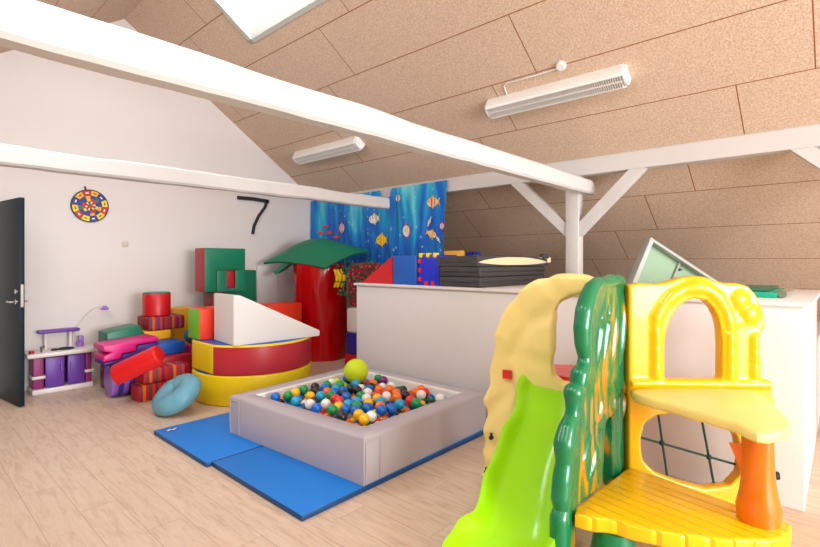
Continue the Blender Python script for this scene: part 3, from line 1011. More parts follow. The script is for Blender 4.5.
# four padded sides, mitred at the corners
for i in range(4):
    a, b = outer[i], outer[(i + 1) % 4]
    ia, ib = inner[i], inner[(i + 1) % 4]
    bm = bmesh.new()
    N = 14
    prof = [(0, 0), (0, H_ - .02), (.02, H_ - .007), (.07, H_), (.5, H_ + .003), (.93, H_), (.98, H_ - .008), (1, H_ - .02), (1, 0)]
    rows = []
    for k in range(N + 1):
        f = k / N
        o_, i_ = a.lerp(b, f), ia.lerp(ib, f)
        nrm = (o_ - i_).normalized()
        row = []
        for (q, z) in prof:
            p = o_.lerp(i_, q)
            bul = 0.0
            if q == 0 and 0 < k < N and z > 0:
                bul = .010 * math.sin(f * PI) + .006 * noise.noise(Vector((f * 14, i * 5, z * 6)))
            row.append(bm.verts.new((p.x - pcx + nrm.x * bul, p.y - pcy + nrm.y * bul, z)))
        rows.append(row)
    for k in range(N):
        for j in range(len(prof) - 1):
            f = bm.faces.new((rows[k][j], rows[k][j + 1], rows[k + 1][j + 1], rows[k + 1][j]))
            f.material_index = 1 if j >= 5 else 0
        bm.faces.new((rows[k][-1], rows[k][0], rows[k + 1][0], rows[k + 1][-1]))
    bm.faces.new(rows[0]); bm.faces.new(rows[-1][::-1])
    s = finish(bm, 'padded_side', ['v_grey', 'v_white'], t, smooth=50)
    # stitched corner strap
    d = (b - a).normalized(); nrm = Vector((d.y, -d.x))
    bm = bmesh.new()
    for q in (.015, .14):
        p = a + d * q + nrm * .004
        add_tube(bm, [(p.x - pcx, p.y - pcy, .01), (p.x - pcx + nrm.x * .004, p.y - pcy + nrm.y * .004, H_ * .5), (p.x - pcx, p.y - pcy, H_ - .035)], .0045, 6)
    p, p2 = a + d * .015 + nrm * .004, a + d * .14 + nrm * .004
    add_tube(bm, [(p.x - pcx, p.y - pcy, H_ - .035), (p2.x - pcx, p2.y - pcy, H_ - .028)], .0045, 6)
    finish(bm, 'corner_seam', 'v_grey', s)
BASE = 0.200
bm = bmesh.new(); add_prism(bm, [(p.x - pcx, p.y - pcy, 0) for p in inner], (0, 0, BASE - PZ0)); finish(bm, 'bottom', 'v_white', t, smooth=0)

# balls: relaxed so that they touch, a second loose layer lies in the hollows
rb = 0.0405
rng = np.random.default_rng(11)
NB = 196
inn = [np.array((p.x, p.y)) for p in inner]
def to_xy(u, v): return inn[0] * (1 - u) * (1 - v) + inn[1] * u * (1 - v) + inn[2] * u * v + inn[3] * (1 - u) * v
P = np.array([to_xy(u, v) for u, v in rng.random((NB, 2)) * .92 + .04])
def clampin(P):
    for i in range(4):
        a, b = inn[i], inn[(i + 1) % 4]
        d = (b - a) / np.linalg.norm(b - a); n = np.array((-d[1], d[0]))
        s = (P - a) @ n
        P += np.maximum(rb + .001 - s, 0)[:, None] * n
    return P
for it in range(160):
    D = P[:, None] - P[None]
    dist = np.sqrt((D ** 2).sum(-1)) + np.eye(NB)
    ov = np.maximum(2 * rb + .001 - dist, 0)
    np.fill_diagonal(ov, 0)
    P += (D / dist[..., None] * ov[..., None]).sum(1) * 0.35
    P = clampin(P)
balls = [(p[0], p[1], BASE + rb) for p in P]
big = (2.975, 3.37)
tries = 0
while len(balls) < 275 and tries < 9000:
    tries += 1
    u, v = rng.random(2)
    # the heap is thicker in the middle and towards the near corner
    if rng.random() > math.exp(-((u - .42) ** 2 + (v - .42) ** 2) / .16): continue
    x, y = to_xy(.06 + .88 * u, .06 + .88 * v)
    zt = BASE + rb
    for (bx, by, bz) in balls:
        dd = (bx - x) ** 2 + (by - y) ** 2
        if dd < (2 * rb) ** 2: zt = max(zt, bz + math.sqrt((2 * rb) ** 2 - dd))
    if zt < BASE + rb + 0.085:
        balls.append((x, y, zt))
balls = [b for b in balls if (b[0] - big[0]) ** 2 + (b[1] - big[1]) ** 2 + (b[2] - .405) ** 2 > (.113 + rb) ** 2]
bmes = {}
def ball_mesh(c):
    if c not in bmes:
        bm = bmesh.new(); bmesh.ops.create_uvsphere(bm, u_segments=20, v_segments=12, radius=rb)
        for f in bm.faces: f.smooth = True
        me = bpy.data.meshes.new('play_ball'); bm.to_mesh(me); bm.free(); me.materials.append(M['ball_' + c]); bmes[c] = me
    return bmes[c]
colw = ['blue'] * 11 + ['orange'] * 8 + ['yellow'] * 7 + ['red'] * 4 + ['green'] * 6 + ['black'] * 6 + ['white'] * 6 + ['skyblue'] * 4 + ['lime'] * 1
words = dict(blue='blue', orange='orange', yellow='yellow', red='red', green='green', black='black', white='white', skyblue='light blue', lime='lime green')
pi_ = min(range(len(balls)), key=lambda i: (balls[i][0] - 3.08) ** 2 + (balls[i][1] - 3.22) ** 2 - balls[i][2])
for i, (x, y, z) in enumerate(balls):
    c = colw[int(rng.integers(len(colw)))]
    if i == pi_: c = 'purple'
    ob = bpy.data.objects.new('play_ball', ball_mesh(c))
    ob.location = (x, y, z); C.objects.link(ob)
    if c == 'purple': tag(ob, 'single purple ball beside the big yellow ball in the ball pit', 'ball', 'small plastic balls in the ball pit')
    else: tag(ob, 'small %s plastic ball lying in the grey ball pit' % words[c], 'ball', '%s balls in the ball pit' % words[c])
bm = bmesh.new(); bmesh.ops.create_uvsphere(bm, u_segments=32, v_segments=20, radius=0.113)
o = finish(bm, 'big_ball', 'ball_big', None, (big[0], big[1], 0.405), smooth=180); tag(o, 'big neon yellow ball on top of the small balls', 'ball')

# ------------------------------------------------------------------ soft palm: red drum with a green cover
TC = L(-1.343, 7.2)
t = thing('soft_palm', 'shiny red vinyl drum draped with a green cover like a palm tree', 'soft play tree', TC)
bm = bmesh.new()
rows = []
NZ, NS, TR, TH_ = 40, 72, 0.392, 1.39
for i in range(NZ + 1):
    z = TH_ * i / NZ
    ring = []
    for k in range(NS):
        a = 2 * PI * k / NS
        r = TR + 0.015 * noise.noise(Vector((math.cos(a) * 2.5, math.sin(a) * 2.5, z * 2.2))) + 0.010 * noise.noise(Vector((math.cos(a) * 8, math.sin(a) * 8, z * 2.6)))
        ring.append(bm.verts.new((r * math.cos(a), r * math.sin(a), z)))
    rows.append(ring)
for i in range(NZ):
    for k in range(NS):
        bm.faces.new((rows[i][k], rows[i][(k + 1) % NS], rows[i + 1][(k + 1) % NS], rows[i + 1][k]))
bm.faces.new(rows[0][::-1]); bm.faces.new(rows[-1])
finish(bm, 'trunk', 'v_drum', t, smooth=60)
A_, B_, C_, D_ = L(-2.17, 7.10, 1.415), L(-1.19, 6.70, 1.335), L(-0.59, 6.90, 1.60), L(-1.66, 7.62, 1.70)
def leaf(u, v):
    p = A_ * (1 - u) * (1 - v) + B_ * u * (1 - v) + C_ * u * v + D_ * (1 - u) * v
    p = p + Vector((0, 0, 0.17 * (math.sin(PI * u) * math.sin(PI * v)) + 0.03 * math.sin(PI * v) + .04 * math.sin(PI * u)))
    p.z += 0.012 * noise.noise(p * 4)
    return p - TC
finish(tri_prism_cloth(18, 18, leaf, 0.035), 'canopy', 'v_green', t, smooth=60)
def leaf2(u, v):
    a, b = L(-2.0, 7.02, 1.27), L(-1.55, 7.05, 1.52)
    p = a.lerp(b, u) + L(0.06, 0.35, 0.06) * v + Vector((0, 0, .05 * math.sin(PI * u)))
    return p - TC
finish(tri_prism_cloth(8, 6, leaf2, 0.05), 'leaf_flap', 'v_green', t, smooth=60)
bc = L(-1.0, 6.62, 1.12) - TC
bm = bmesh.new()
for k, (dx, dy) in enumerate(((-.05, 0), (0, -.03), (.05, 0.01))):
    pts = []; rr = []
    for q in range(9):
        f = q / 8
        pts.append(bc + L(dx * .9 + .045 * math.sin(f * PI), dy, .25 * (1 - f) - .05))
        rr.append(.008 + .022 * math.sin(PI * (0.08 + f * .86)))
    add_tube(bm, pts, rr, 10)
finish(bm, 'banana', 'v_yellow', t, smooth=60)
bm = bmesh.new(); add_tube(bm, [bc + Vector((0, 0, .17)), bc + Vector((0, 0, .32))], .012, 8); finish(bm, 'stalk', 'dark', t)
rl = random.Random(4)
bm = bmesh.new()
for k in range(70):
    c = L(-.80 + rl.uniform(-.17, .26), 6.30 + rl.uniform(-.08, .12), rl.uniform(.92, 1.46)) - TC
    d = Vector((rl.uniform(-1, 1), rl.uniform(-1, 1), rl.uniform(-1.2, .3))).normalized() * rl.uniform(.05, .09)
    s = d.cross(Vector((rl.uniform(-1, 1), rl.uniform(-1, 1), rl.uniform(-1, 1)))).normalized() * .018
    vs = [bm.verts.new(q) for q in (c, c + d * .5 + s, c + d, c + d * .5 - s)]
    f = bm.faces.new(vs)
add_tube(bm, [L(-.9, 6.6, 1.5) - TC, L(-.84, 6.35, 1.2) - TC, L(-.80, 6.3, .95) - TC], .006, 6)
finish(bm, 'foliage', 'darkgreen', t, smooth=0)

# things behind the half wall
foam('foam_block', 4.22, 4.66, 4.60, 5.02, 0.0, 0.18, 'v_red', 'flat red block on the floor behind the half wall under the blue crate', group=None)
t = thing('storage_crate', 'dark blue crate in the gap between red drum and half wall', 'crate', (4.44, 4.81, 0.182))
box_obj('crate_body', -.20, .20, -.20, .20, 0, .25, 'v_navy', t, 0.02); box_obj('rim', -.215, .215, -.215, .215, .25, .275, 'v_navy', t, 0.008)
bm = bmesh.new(); add_box(bm, -.2, .2, -.2, .2, 0, .345, 0, .05, 4)
o = finish(bm, 'storage_sack', 'v_white', None, (4.44, 4.82, 0.458)); tag(o, 'greyish white sack standing on the blue crate', 'sack')
bm = bmesh.new(); add_box(bm, -.16, .16, -.20, .20, 0, .60, 0, .07, 4)
bmesh.ops.subdivide_edges(bm, edges=bm.edges[:], cuts=2, use_grid_fill=True)
for v in bm.verts: v.co += Vector((noise.noise(v.co * 5), noise.noise(v.co * 5 + Vector((7, 0, 0))), .3 * noise.noise(v.co * 5 + Vector((0, 7, 0))))) * .035
o = finish(bm, 'floral_bundle', 'floral', None, (4.46, 4.86, 0.81), smooth=80); tag(o, 'bundle of red floral fabric on the white sack beside the half wall', 'fabric')

# ------------------------------------------------------------------ sea curtain
CY0, CY1 = 6.66, 3.77
def cur(y, z):
    x = 4.865 + 0.008 * math.sin(y * 13) * (0.3 + (2.45 - z) * .7) + 0.004 * math.sin(y * 31 + 1) + .02 * noise.noise(Vector((y * 2, z * 1.5, 0)))
    return x
def ctop(y):
    z = 2.47
    s = (y - CY1) / (CY0 - CY1)
    z -= 0.03 * s
    if 4.76 < y < 5.0: z -= 0.11 * min(1, min(y - 4.76, 5.0 - y) / .03)
    return z
def sheet(u, v):
    y = CY0 + (CY1 - CY0) * u
    zt = ctop(y); zb = 1.30
    z = zb + (zt - zb) * v
    if u > .9: y += .09 * (1 - v) * (u - .9) * 10
    return Vector((cur(y, z) - 4.86, y - 5.2, z - 1.3))
bm = tri_prism_cloth(150, 24, sheet, 0.004)
# printed sea animals, part of the cloth
def fish(bm, px, py, ln, ht, body, fin, stripe=None, rot=0.0, flip=1):
    c = ray_plane(px, py, (4.83, 0, 0), (1, 0, 0))
    def add(pts, mi, lift):
        vs = []
        for (a, b) in pts:
            a *= flip
            q = (a * math.cos(rot) - b * math.sin(rot), a * math.sin(rot) + b * math.cos(rot))
            y, z = c.y - q[0], c.z + q[1]
            vs.append(bm.verts.new((cur(y, z) - 0.014 - lift - 4.86, y - 5.2, z - 1.3)))
        try:
            f = bm.faces.new(vs); f.material_index = mi
        except ValueError: pass
    el = lambda rx, rz, ox=0, oz=0, n=18: [(ox + rx * math.cos(2 * PI * k / n), oz + rz * math.sin(2 * PI * k / n)) for k in range(n)]
    add([(ln * .3, 0), (ln * .62, ht * .45), (ln * .52, 0), (ln * .62, -ht * .45)], fin, 0)
    add([(-ln * .25, ht * .35), (ln * .1, ht * .75), (ln * .25, ht * .2)], fin, 0)
    add([(-ln * .2, -ht * .3), (ln * .1, -ht * .72), (ln * .2, -ht * .2)], fin, 0)
    add(el(ln * .45, ht * .48), body, .001)
    if stripe is not None:
        add([(-ln * .12, ht * .44), (ln * .02, ht * .46), (ln * .02, -ht * .46), (-ln * .12, -ht * .44)], stripe, .002)
        add([(ln * .18, ht * .38), (ln * .26, ht * .30), (ln * .26, -ht * .30), (ln * .18, -ht * .38)], stripe, .002)
    add(el(ln * .045, ln * .045, -ln * .28, ht * .1, 8), 5, .003)
CM = ['sea', 'v_orange', 'v_amber', 'v_white', 'v_yellow', 'dark', 'foam', 'v_magenta', 'clear']
fish(bm, 431, 202, .21, .13, 6, 2, 1, 0, 1); fish(bm, 405, 231, .14, .17, 3, 1, 2, 0.2, 1)
fish(bm, 373, 219, .20, .13, 3, 4, 8, 0.1, 1); fish(bm, 380, 240, .22, .15, 4, 2, 2, 0, 1); fish(bm, 341, 228, .15, .15, 3, 1, 1, 0, -1)
fish(bm, 397, 198, .10, .10, 3, 8, 5, 0, 1); fish(bm, 441, 226, .08, .08, 3, 1, 1, 0, 1)
for (a, b) in ((324, 226), (328, 232.5), (335, 237), (319, 233)): fish(bm, a, b, .15, .04, 1, 1, None, 0.05, 1)
# turtle
fish(bm, 431, 234, .18, .09, 6, 2, 2, -0.35, -1); fish(bm, 428, 222, .14, .035, 6, 6, None, 1.1, 1); fish(bm, 437, 239, .10, .03, 6, 6, None, -.9, 1)
for f in bm.faces:
    f.smooth = True
me = None
o = finish(bm, 'sea_curtain', CM, None, (4.86, 5.2, 1.3), smooth=60)
tag(o, 'blue curtain printed with fish and a turtle hanging from the purlin', 'curtain')

# ------------------------------------------------------------------ things on the half wall
def wedge_y(name, x0, x1, ya, yb, z0, z1, m, label):
    bm = bmesh.new()
    c = Vector(((x0 + x1) / 2, (ya + yb) / 2, z0))
    add_prism(bm, [Vector((x0, ya, z0)) - c, Vector((x0, yb, z0)) - c, Vector((x0, yb, z1)) - c], (x1 - x0, 0, 0))
    bmesh.ops.recalc_face_normals(bm, faces=bm.faces[:])
    bmesh.ops.bevel(bm, geom=bm.edges[:], offset=0.006, segments=2, affect='EDGES')
    o = finish(bm, name, m, None, c); tag(o, label, 'foam wedge')
wedge_y('foam_wedge', 3.58, 3.95, 3.975, 3.49, TOPZ, 1.485, 'v_red', 'red foam wedge at the left end of the half wall')
foam('foam_block', 3.58, 3.93, 3.165, 3.485, TOPZ, 1.485, 'v_blue', 'plain mid-blue foam cube beside the red wedge on the half wall', group=None, bv=.008)
t = thing('puzzle_cube', 'deep blue foam puzzle cube with red and yellow teeth on the half wall', 'puzzle cube', (3.73, 3.0, TOPZ))
box_obj('panel', -.13, .15, -.12, .145, .0, .30, 'v_navy', t, 0.004)
M['v_royal'] = plain('v_royal', (20, 40, 205), 0.5)
t.children[0].data.materials[0] = M['v_royal']
for k in range(3):
    box_obj('red_tooth', -.138, -.10, .11, .15, .035 + .09 * k, .08 + .09 * k, 'v_brightred', t, .003)
    box_obj('yellow_tooth', -.138, -.09, -.085 + .09 * k, -.045 + .09 * k, .275, .318, 'v_yellow', t, .003)
for k in range(2): box_obj('red_tooth', -.139, -.10, -.06 + .085 * k, -.02 + .085 * k, .0, .04, 'v_brightred', t, .003)
o = box_obj('puzzle_tile', 4.60, 4.64, 3.33, 3.61, TOPZ, 1.555, 'v_amber', bevel=0.004); tag(o, 'amber foam puzzle tile standing behind the black mats', 'puzzle tile')
t = thing('puzzle_tile', 'dark blue toothed puzzle tile standing behind the black mats', 'puzzle tile', (4.78, 3.31, TOPZ))
box_obj('tile_body', -.02, .02, -.10, .10, 0, .325, 'v_navy', t, .003)
for k in range(4): box_obj('tooth', -.02, .02, -.095 + .05 * k, -.065 + .05 * k, .325, .355, 'v_navy', t, .003)

# folded black mats with an open cover
MX0, MX1, MY0, MY1 = 3.56, 4.80, 2.39, 2.85
for k, lab in enumerate(('black folding mat lowest of the three on the half wall', 'black folding mat in the middle of the three on the half wall')):
    t = thing('folding_mat', lab, 'folding mat', ((MX0 + MX1) / 2, (MY0 + MY1) / 2, TOPZ + .002 + .094 * k), 0, 'black mats on the half wall')
    box_obj('cover', -.62, .62, -.23, .23, 0, .092, 'v_black', t, .012, 3)
    bm = bmesh.new(); add_tube(bm, [(-.625, -.22, .046), (-.625, .22, .046)], .004, 6); add_tube(bm, [(-.61, -.233, .046), (.61, -.233, .046)], .004, 6); finish(bm, 'zip', 'dark', t)
t = thing('folding_mat', 'topmost black mat with its cover open on cream foam', 'folding mat', (4.19, 2.62, TOPZ + .192), -0.05, 'black mats on the half wall')
def lips(sgn):
    n = 24
    lo, hi = [], []
    for k in range(n + 1):
        f = k / n
        x = -.63 + 1.26 * f
        g = 0 if f < .03 else math.sin(PI * min(1, (f - .03) / .95)) ** .7
        lo.append((x, .034 - .026 * g)); hi.append((x, .038 + .050 * g))
    if sgn < 0: poly = lo + [(.63, 0), (-.63, 0)]
    else: poly = hi + [(.63, .066), (.4, .088), (.1, .102), (-.2, .102), (-.63, .088)]
    bm = bmesh.new(); add_prism(bm, [Vector((x, -.235, z)) for x, z in poly], (0, .465, 0)); return bm
finish(lips(-1), 'cover_bottom', 'v_black', t, smooth=30)
finish(lips(1), 'cover_top', 'v_black', t, smooth=30)
bm = bmesh.new(); add_box(bm, -.58, .60, -.228, .22, .009, .086, 0, .004); finish(bm, 'foam_core', 'foam', t)
bm = bmesh.new(); add_box(bm, .50, .62, -.26, -.20, .075, .125, 0, .02); finish(bm, 'cover_flap', 'v_black', t)
bm = bmesh.new(); add_box(bm, .60, .67, -.25, -.20, .03, .09, 0, .015); finish(bm, 'foam_corner', 'foam', t)

# tilted shallow case behind the half wall
def case():
    n = Vector((-FX, -FY, 0.0))
    p0 = L(0, 5.02)
    T, Lf, Rt = [ray_plane(a, b, p0, n) for a, b in ((651, 237), (629, 291), (727, 287))]
    e1, e2 = (Lf - T), (Rt - T)
    B = T + e1 + e2
    B = T + e1 * 1.0 + e2 * 1.0
    t = thing('display_case', 'tilted shallow case with grey rim and pale green inside behind the half wall', 'case', B)
    bk = -n * 0.14 
    q = [v - B for v in (T, Rt, B, Lf)]
    cen = (q[0] + q[2]) / 2
    qi = [v + (cen - v) * .10 for v in q]
    bm = bmesh.new()
    add_panel(bm, q, [qi], bk, 0, 0.006)
    finish(bm, 'rim', 'framegrey', t)
    bm = bmesh.new()
    add_prism(bm, [v + bk * .75 for v in qi], bk * .2)
    finish(bm, 'back_panel', 'glassgreen', t, smooth=0)
    bm = bmesh.new()
    a = qi[0].lerp(qi[1], .45); b = qi[3].lerp(qi[2], .45)
    add_tube(bm, [a + bk * .6, b + bk * .6], .012, 8); finish(bm, 'divider', 'framegrey', t)
    bm = bmesh.new(); m_ = qi[0].lerp(qi[1], .55).lerp(qi[3], .12); add_tube(bm, [m_ + bk * .7, m_ + bk * .45], .012, 10); finish(bm, 'latch', 'dark', t)
case()

t = thing('toy_case', 'flat green toy case at the right end of the half wall top', 'toy case', (4.22, .62, TOPZ))
box_obj('case_bottom', -.42, .34, -.30, .25, 0, .036, 'teal', t, .005)
box_obj('lid', -.36, .36, -.25, .26, .037, .052, 'darkgreen', t, .006)
bm = bmesh.new(); add_tube(bm, [(-.38, -.325, .026), (.34, -.325, .026)], .025, 14); finish(bm, 'side_tube', 'clear', t)
bm = bmesh.new(); add_tube(bm, [(-.1, -.05, .052), (-.1, -.05, .060)], .03, 14); finish(bm, 'button', 'v_orange', t)

# ------------------------------------------------------------------ the plastic climber
PO = L(1.2, 2.66, 0)
t = thing('play_climber', 'large plastic climbing frame with lime slide, green jungle panel and yellow arch', 'play climber', PO)
def LP(lat, d, z): return L(lat, d, z) - PO
def lay(px, py, a, b):
    """a place on the upright plane through floor points a, b (lateral, distance)"""
    A, B = L(*a), L(*b)
    dv = (B - A).normalized()
    return ray_plane(px, py, A, Vector((dv.y, -dv.x, 0))) - PO

def moulded(o, vox, smooth=4, rocks=0.0, scale=0.2):
    """blow-moulded plastic: fuse everything, soften the edges, optional rocky swelling"""
    m = o.modifiers.new('fuse', 'REMESH'); m.mode = 'VOXEL'; m.voxel_size = vox; m.use_smooth_shade = True
    if rocks:
        tx = bpy.data.textures.new('rocks', 'VORONOI'); tx.noise_scale = scale; tx.distance_metric = 'DISTANCE'
        tx.weight_1 = -1.0; tx.weight_2 = 1.0
        tx.use_color_ramp = True
        cr = tx.color_ramp; cr.interpolation = 'EASE'
        cr.elements[0].color = (0, 0, 0, 1); cr.elements[1].color = (1, 1, 1, 1)
        e = cr.elements.new(0.22); e.color = (.8, .8, .8, 1)
        d = o.modifiers.new('swell', 'DISPLACE'); d.texture = tx; d.texture_coords = 'LOCAL'; d.strength = rocks; d.mid_level = 0.35
    k = o.modifiers.new('soften', 'SMOOTH'); k.iterations = smooth; k.factor = 0.5
    return o


def blobs(bm, pts, rad, step=.012, seg=12):
    """a swollen ridge along a path: overlapping balls, fused afterwards"""
    for i in range(len(pts) - 1):
        a, b = Vector(pts[i]), Vector(pts[i + 1])
        n = max(1, int((b - a).length / step))
        for k in range(n):
            f = k / n
            bmesh.ops.create_uvsphere(bm, u_segments=seg, v_segments=seg - 4, radius=rad[i] * (1 - f) + rad[i + 1] * f, matrix=Matrix.Translation(a.lerp(b, f)))


# yellow arch panel (faces the camera)
yp = ((1.2, 2.66), (2.0, 2.66))
Yp = lambda px, py: lay(px, py, *yp)
def zrow(pts): return [Yp(*p) for p in pts]
outline = [(629, 285), (640, 283), (655, 284), (668, 282), (680, 278), (692, 276), (704, 276.5), (714, 280), (724, 283), (738, 283), (748, 286), (756, 294), (762, 306), (766, 320), (766, 328), (761, 334), (761, 350), (763, 366), (762, 378), (770, 381), (773, 386), (772, 393), (775, 400), (774, 440), (776, 480), (777, 519), (777, 517), (776, 517.5), (629, 517.5)]
outline = outline[:-3] + [(777, 518.2), (629, 518.2)]
arch_h = [(665, 379), (665, 345), (667, 330), (672, 318), (679, 307), (688, 300), (697, 298.5), (706, 300), (714, 308), (719, 318), (721.5, 330), (722.5, 345), (722.5, 379)]
low_h = [(641, 440), (645, 424), (656, 416), (675, 413), (700, 419), (725, 424), (738, 436), (743, 455), (741, 475), (730, 486), (705, 489), (680, 483), (655, 473), (643, 460)]
bm = bmesh.new()
back = Vector((FX, FY, 0)) * 0.07
ins = Vector((FX, FY, 0)) * 0.012
add_panel(bm, zrow(outline), [zrow(arch_h), zrow(low_h)], back)
for (px, ya, yb, r) in ((656.5, 330, 380, .034), (730.5, 332, 381, .034), (755, 334, 379, .032)):
    a, b = Yp(px, yb) + ins, Yp(px, ya) + ins
    pts, rr = [], []
    for k in range(37):
        f = k / 36
        pts.append(a.lerp(b, f)); rr.append(r * (1.0 - (.30 if abs((f * 3) % 1 - .5) > .43 else 0)))
    add_tube(bm, pts, rr, 14)
pts = [Yp(*p) + ins * 1.4 for p in ((656, 330), (657, 318), (663, 306), (672, 296), (684, 289), (696, 286.5), (708, 289), (718, 297), (726, 309), (730, 322), (731, 332))]
blobs(bm, pts, [.034, .040, .037, .041, .037, .046, .037, .041, .037, .040, .034], .02, 10)
for (px, py, r) in ((740, 300, .085), (750, 314, .085), (757, 324, .06), (738, 322, .07)):
    bmesh.ops.create_uvsphere(bm, u_segments=16, v_segments=10, radius=r, matrix=Matrix.Translation(Yp(px, py) + ins * 5))
a, b = Yp(631, 383.5) + ins * .6, Yp(771, 384.5) + ins * .6
add_tube(bm, [a, b], .026, 12)
moulded(finish(bm, 'arch_panel', 'p_yellow', t, smooth=0), .009, 4)
bm = bmesh.new(); a = Yp(772, 475); add_tube(bm, [a, a + L(.03, -.01)], .022, 10); finish(bm, 'knob', 'dark', t)

# net in the lower opening
np_ = ((1.2, 2.715), (2.0, 2.715))
bm = bmesh.new()
N_ = lambda px, py: lay(px, py, *np_)
for a, b in (((657, 405), (668, 482)), ((700, 410), (716, 495)), ((632, 435), (750, 468.5)), ((632, 400), (748, 428))):
    add_tube(bm, [N_(*a), N_(*b)], .0065, 8)
for p in ((662, 443), (709, 457)):
    bmesh.ops.create_uvsphere(bm, u_segments=10, v_segments=8, radius=.016, matrix=Matrix.Translation(N_(*p)))
finish(bm, 'climbing_net', 'rope', t, smooth=60)

# cream rock wall
cp = ((0.45, 3.205), (1.2, 2.745))
Cp = lambda px, py: lay(px, py, *cp)
outl = [(481, 478), (483, 462), (481, 452), (484, 440), (482, 428), (486, 414), (484, 400), (489, 386), (487, 372), (491, 358), (494, 345), (493, 337), (499, 326), (504, 313), (511, 301), (519, 291), (529, 283), (541, 278), (553, 275.5), (566, 275.5), (580, 276), (594, 278), (606, 281), (616, 284), (622, 300), (624, 360), (626, 430), (626, 500), (560, 487)]
hole = [(552.5, 377), (552, 350), (552.5, 325), (555, 311), (561, 301), (570, 295), (580, 293), (590, 296), (598, 305), (603, 320), (604, 390), (560, 384)]
dvec = (L(*cp[1]) - L(*cp[0])).normalized()
cback = Vector((-dvec.y, dvec.x, 0)) * 0.075
bm = bmesh.new(); add_panel(bm, [Cp(*p) for p in outl], [[Cp(*p) for p in hole]], cback)
cw = moulded(finish(bm, 'climbing_wall', 'p_cream', t, smooth=0), .011, 5, .026, .30)
cout = -cback.normalized()
bm = bmesh.new(); c = Cp(508, 374) + cout * .008
add_prism(bm, [c + dvec * a + Vector((0, 0, b)) for a, b in ((-.03, -.028), (.03, -.028), (.03, .028), (-.03, .028))], cout * .012); finish(bm, 'red_plug', 'p_red', cw, smooth=0)['label'] = 'red square plug'
for (px, py) in ((492, 437), (487, 471)):
    c = Cp(px, py) + cout * .005
    bm = bmesh.new(); add_tube(bm, [c - cout * .01, c + cout * .02], .013, 10); add_tube(bm, [c + cout * .008, c + cout * .010 + Vector((0, 0, .03))], .008, 8); finish(bm, 'bolt', 'dark', cw)

# red deck inside
M['p_redslat'] = slat_mat('p_redslat', (222, 45, 45), (RX, RY), 0.09)
bm = bmesh.new(); add_prism(bm, [LP(.84, 3.09, .66), LP(1.2, 2.82, .66), LP(1.78, 2.75, .66), LP(1.36, 3.28, .66), LP(1.0, 3.36, .66)], (0, 0, .045))
finish(bm, 'deck', 'p_redslat', t, smooth=0)
bm = bmesh.new(); add_tube(bm, [LP(1.33, 3.22, 0), LP(1.33, 3.22, .66)], .04, 12); finish(bm, 'deck_leg', 'p_red', t)

# jungle panel
jp = ((0.76, 2.215), (1.22, 2.715))
Jp = lambda px, py: lay(px, py, *jp)
jl = [(629, 283), (624, 279), (616, 280), (609, 282), (603, 283), (598, 288), (593, 297), (590, 311), (588, 328), (588.5, 344), (591, 357), (590, 369), (586, 374), (584, 382), (586, 387), (580, 390), (577, 396), (579, 402), (579, 412), (578, 420), (573, 430), (570, 444), (571, 464), (568, 482), (567, 502), (568, 512), (564, 520), (564, 545), (565, 569), (575, 567), (577, 530), (576, 509), (601, 488), (604, 470), (605, 450), (606, 430), (608, 418), (612, 416), (613, 430), (612, 450), (613, 470), (614, 488), (626, 486), (626, 430), (628, 380), (628, 330)]
jd = (L(*jp[1]) - L(*jp[0])).normalized()
jback = Vector((-jd.y, jd.x, 0)) * 0.062
bm = bmesh.new(); add_panel(bm, [Jp(*p) for p in jl], [], jback)
JB = lambda pts: [Jp(*p) + jback * .5 for p in pts]
RIMS = [
    ([(603, 284), (598, 289), (594, 298), (590.5, 311), (588.5, 328), (589, 344), (591, 357)],
     [.034, .038, .040, .042, .041, .038, .032]),
    ([(591, 357), (590, 368), (586, 376), (585, 384), (586, 388)],
     [.03, .034, .044, .04, .03]),
    ([(586, 388), (580, 394), (580, 402), (579, 412), (578, 420)],
     [.034, .046, .038, .030, .034]),
    ([(578, 420), (573.5, 431), (570.5, 446), (571, 464), (568.5, 482), (567.5, 500), (568, 512)],
     [.034, .040, .046, .038, .042, .044, .034]),
    ([(568, 512), (566, 522), (566, 545), (567, 566)],
     [.036, .042, .042, .042]),
    ([(624, 281), (616, 282), (609, 284), (603, 284)],
     [.034, .038, .034, .034]),
    ([(620, 395), (619, 430), (618, 455), (620, 486)],
     [.040, .044, .038, .044]),
]
for path, rad in RIMS:
    blobs(bm, JB(path), rad, .016)
for pts in ([(608, 290), (602, 320), (599, 350), (597, 375)], [(613, 288), (609, 315), (606, 345), (602, 380)], [(618, 290), (616, 320), (613, 352), (610, 385)], [(624, 288), (624, 315), (622, 345), (620, 372)],
            [(600, 385), (602, 400), (600, 415), (593, 428)], [(611, 380), (615, 395), (613, 410), (606, 420)], [(592, 430), (588, 445), (583, 462), (581, 480)], [(600, 432), (596, 450), (592, 470), (585, 492)], [(623, 375), (625, 392), (623, 410), (620, 425)]):
    n = len(pts)
    ps, rr = [], []
    for k in range(13):
        f = k / 12 * (n - 1); i = min(int(f), n - 2); q = f - i
        x = pts[i][0] * (1 - q) + pts[i + 1][0] * q; y = pts[i][1] * (1 - q) + pts[i + 1][1] * q
        ps.append(Jp(x, y) + jback * .12); rr.append(.006 + .022 * math.sin(PI * k / 12))
    add_tube(bm, ps, rr, 10)
jw = moulded(finish(bm, 'jungle_panel', 'p_jungle', t, smooth=0), .008, 5)
for path, rad in RIMS:
    bm = bmesh.new(); blobs(bm, JB(path), [r + .004 for r in rad], .010)
    moulded(finish(bm, 'leaf_rim', 'p_pine', jw, smooth=0), .007, 6)

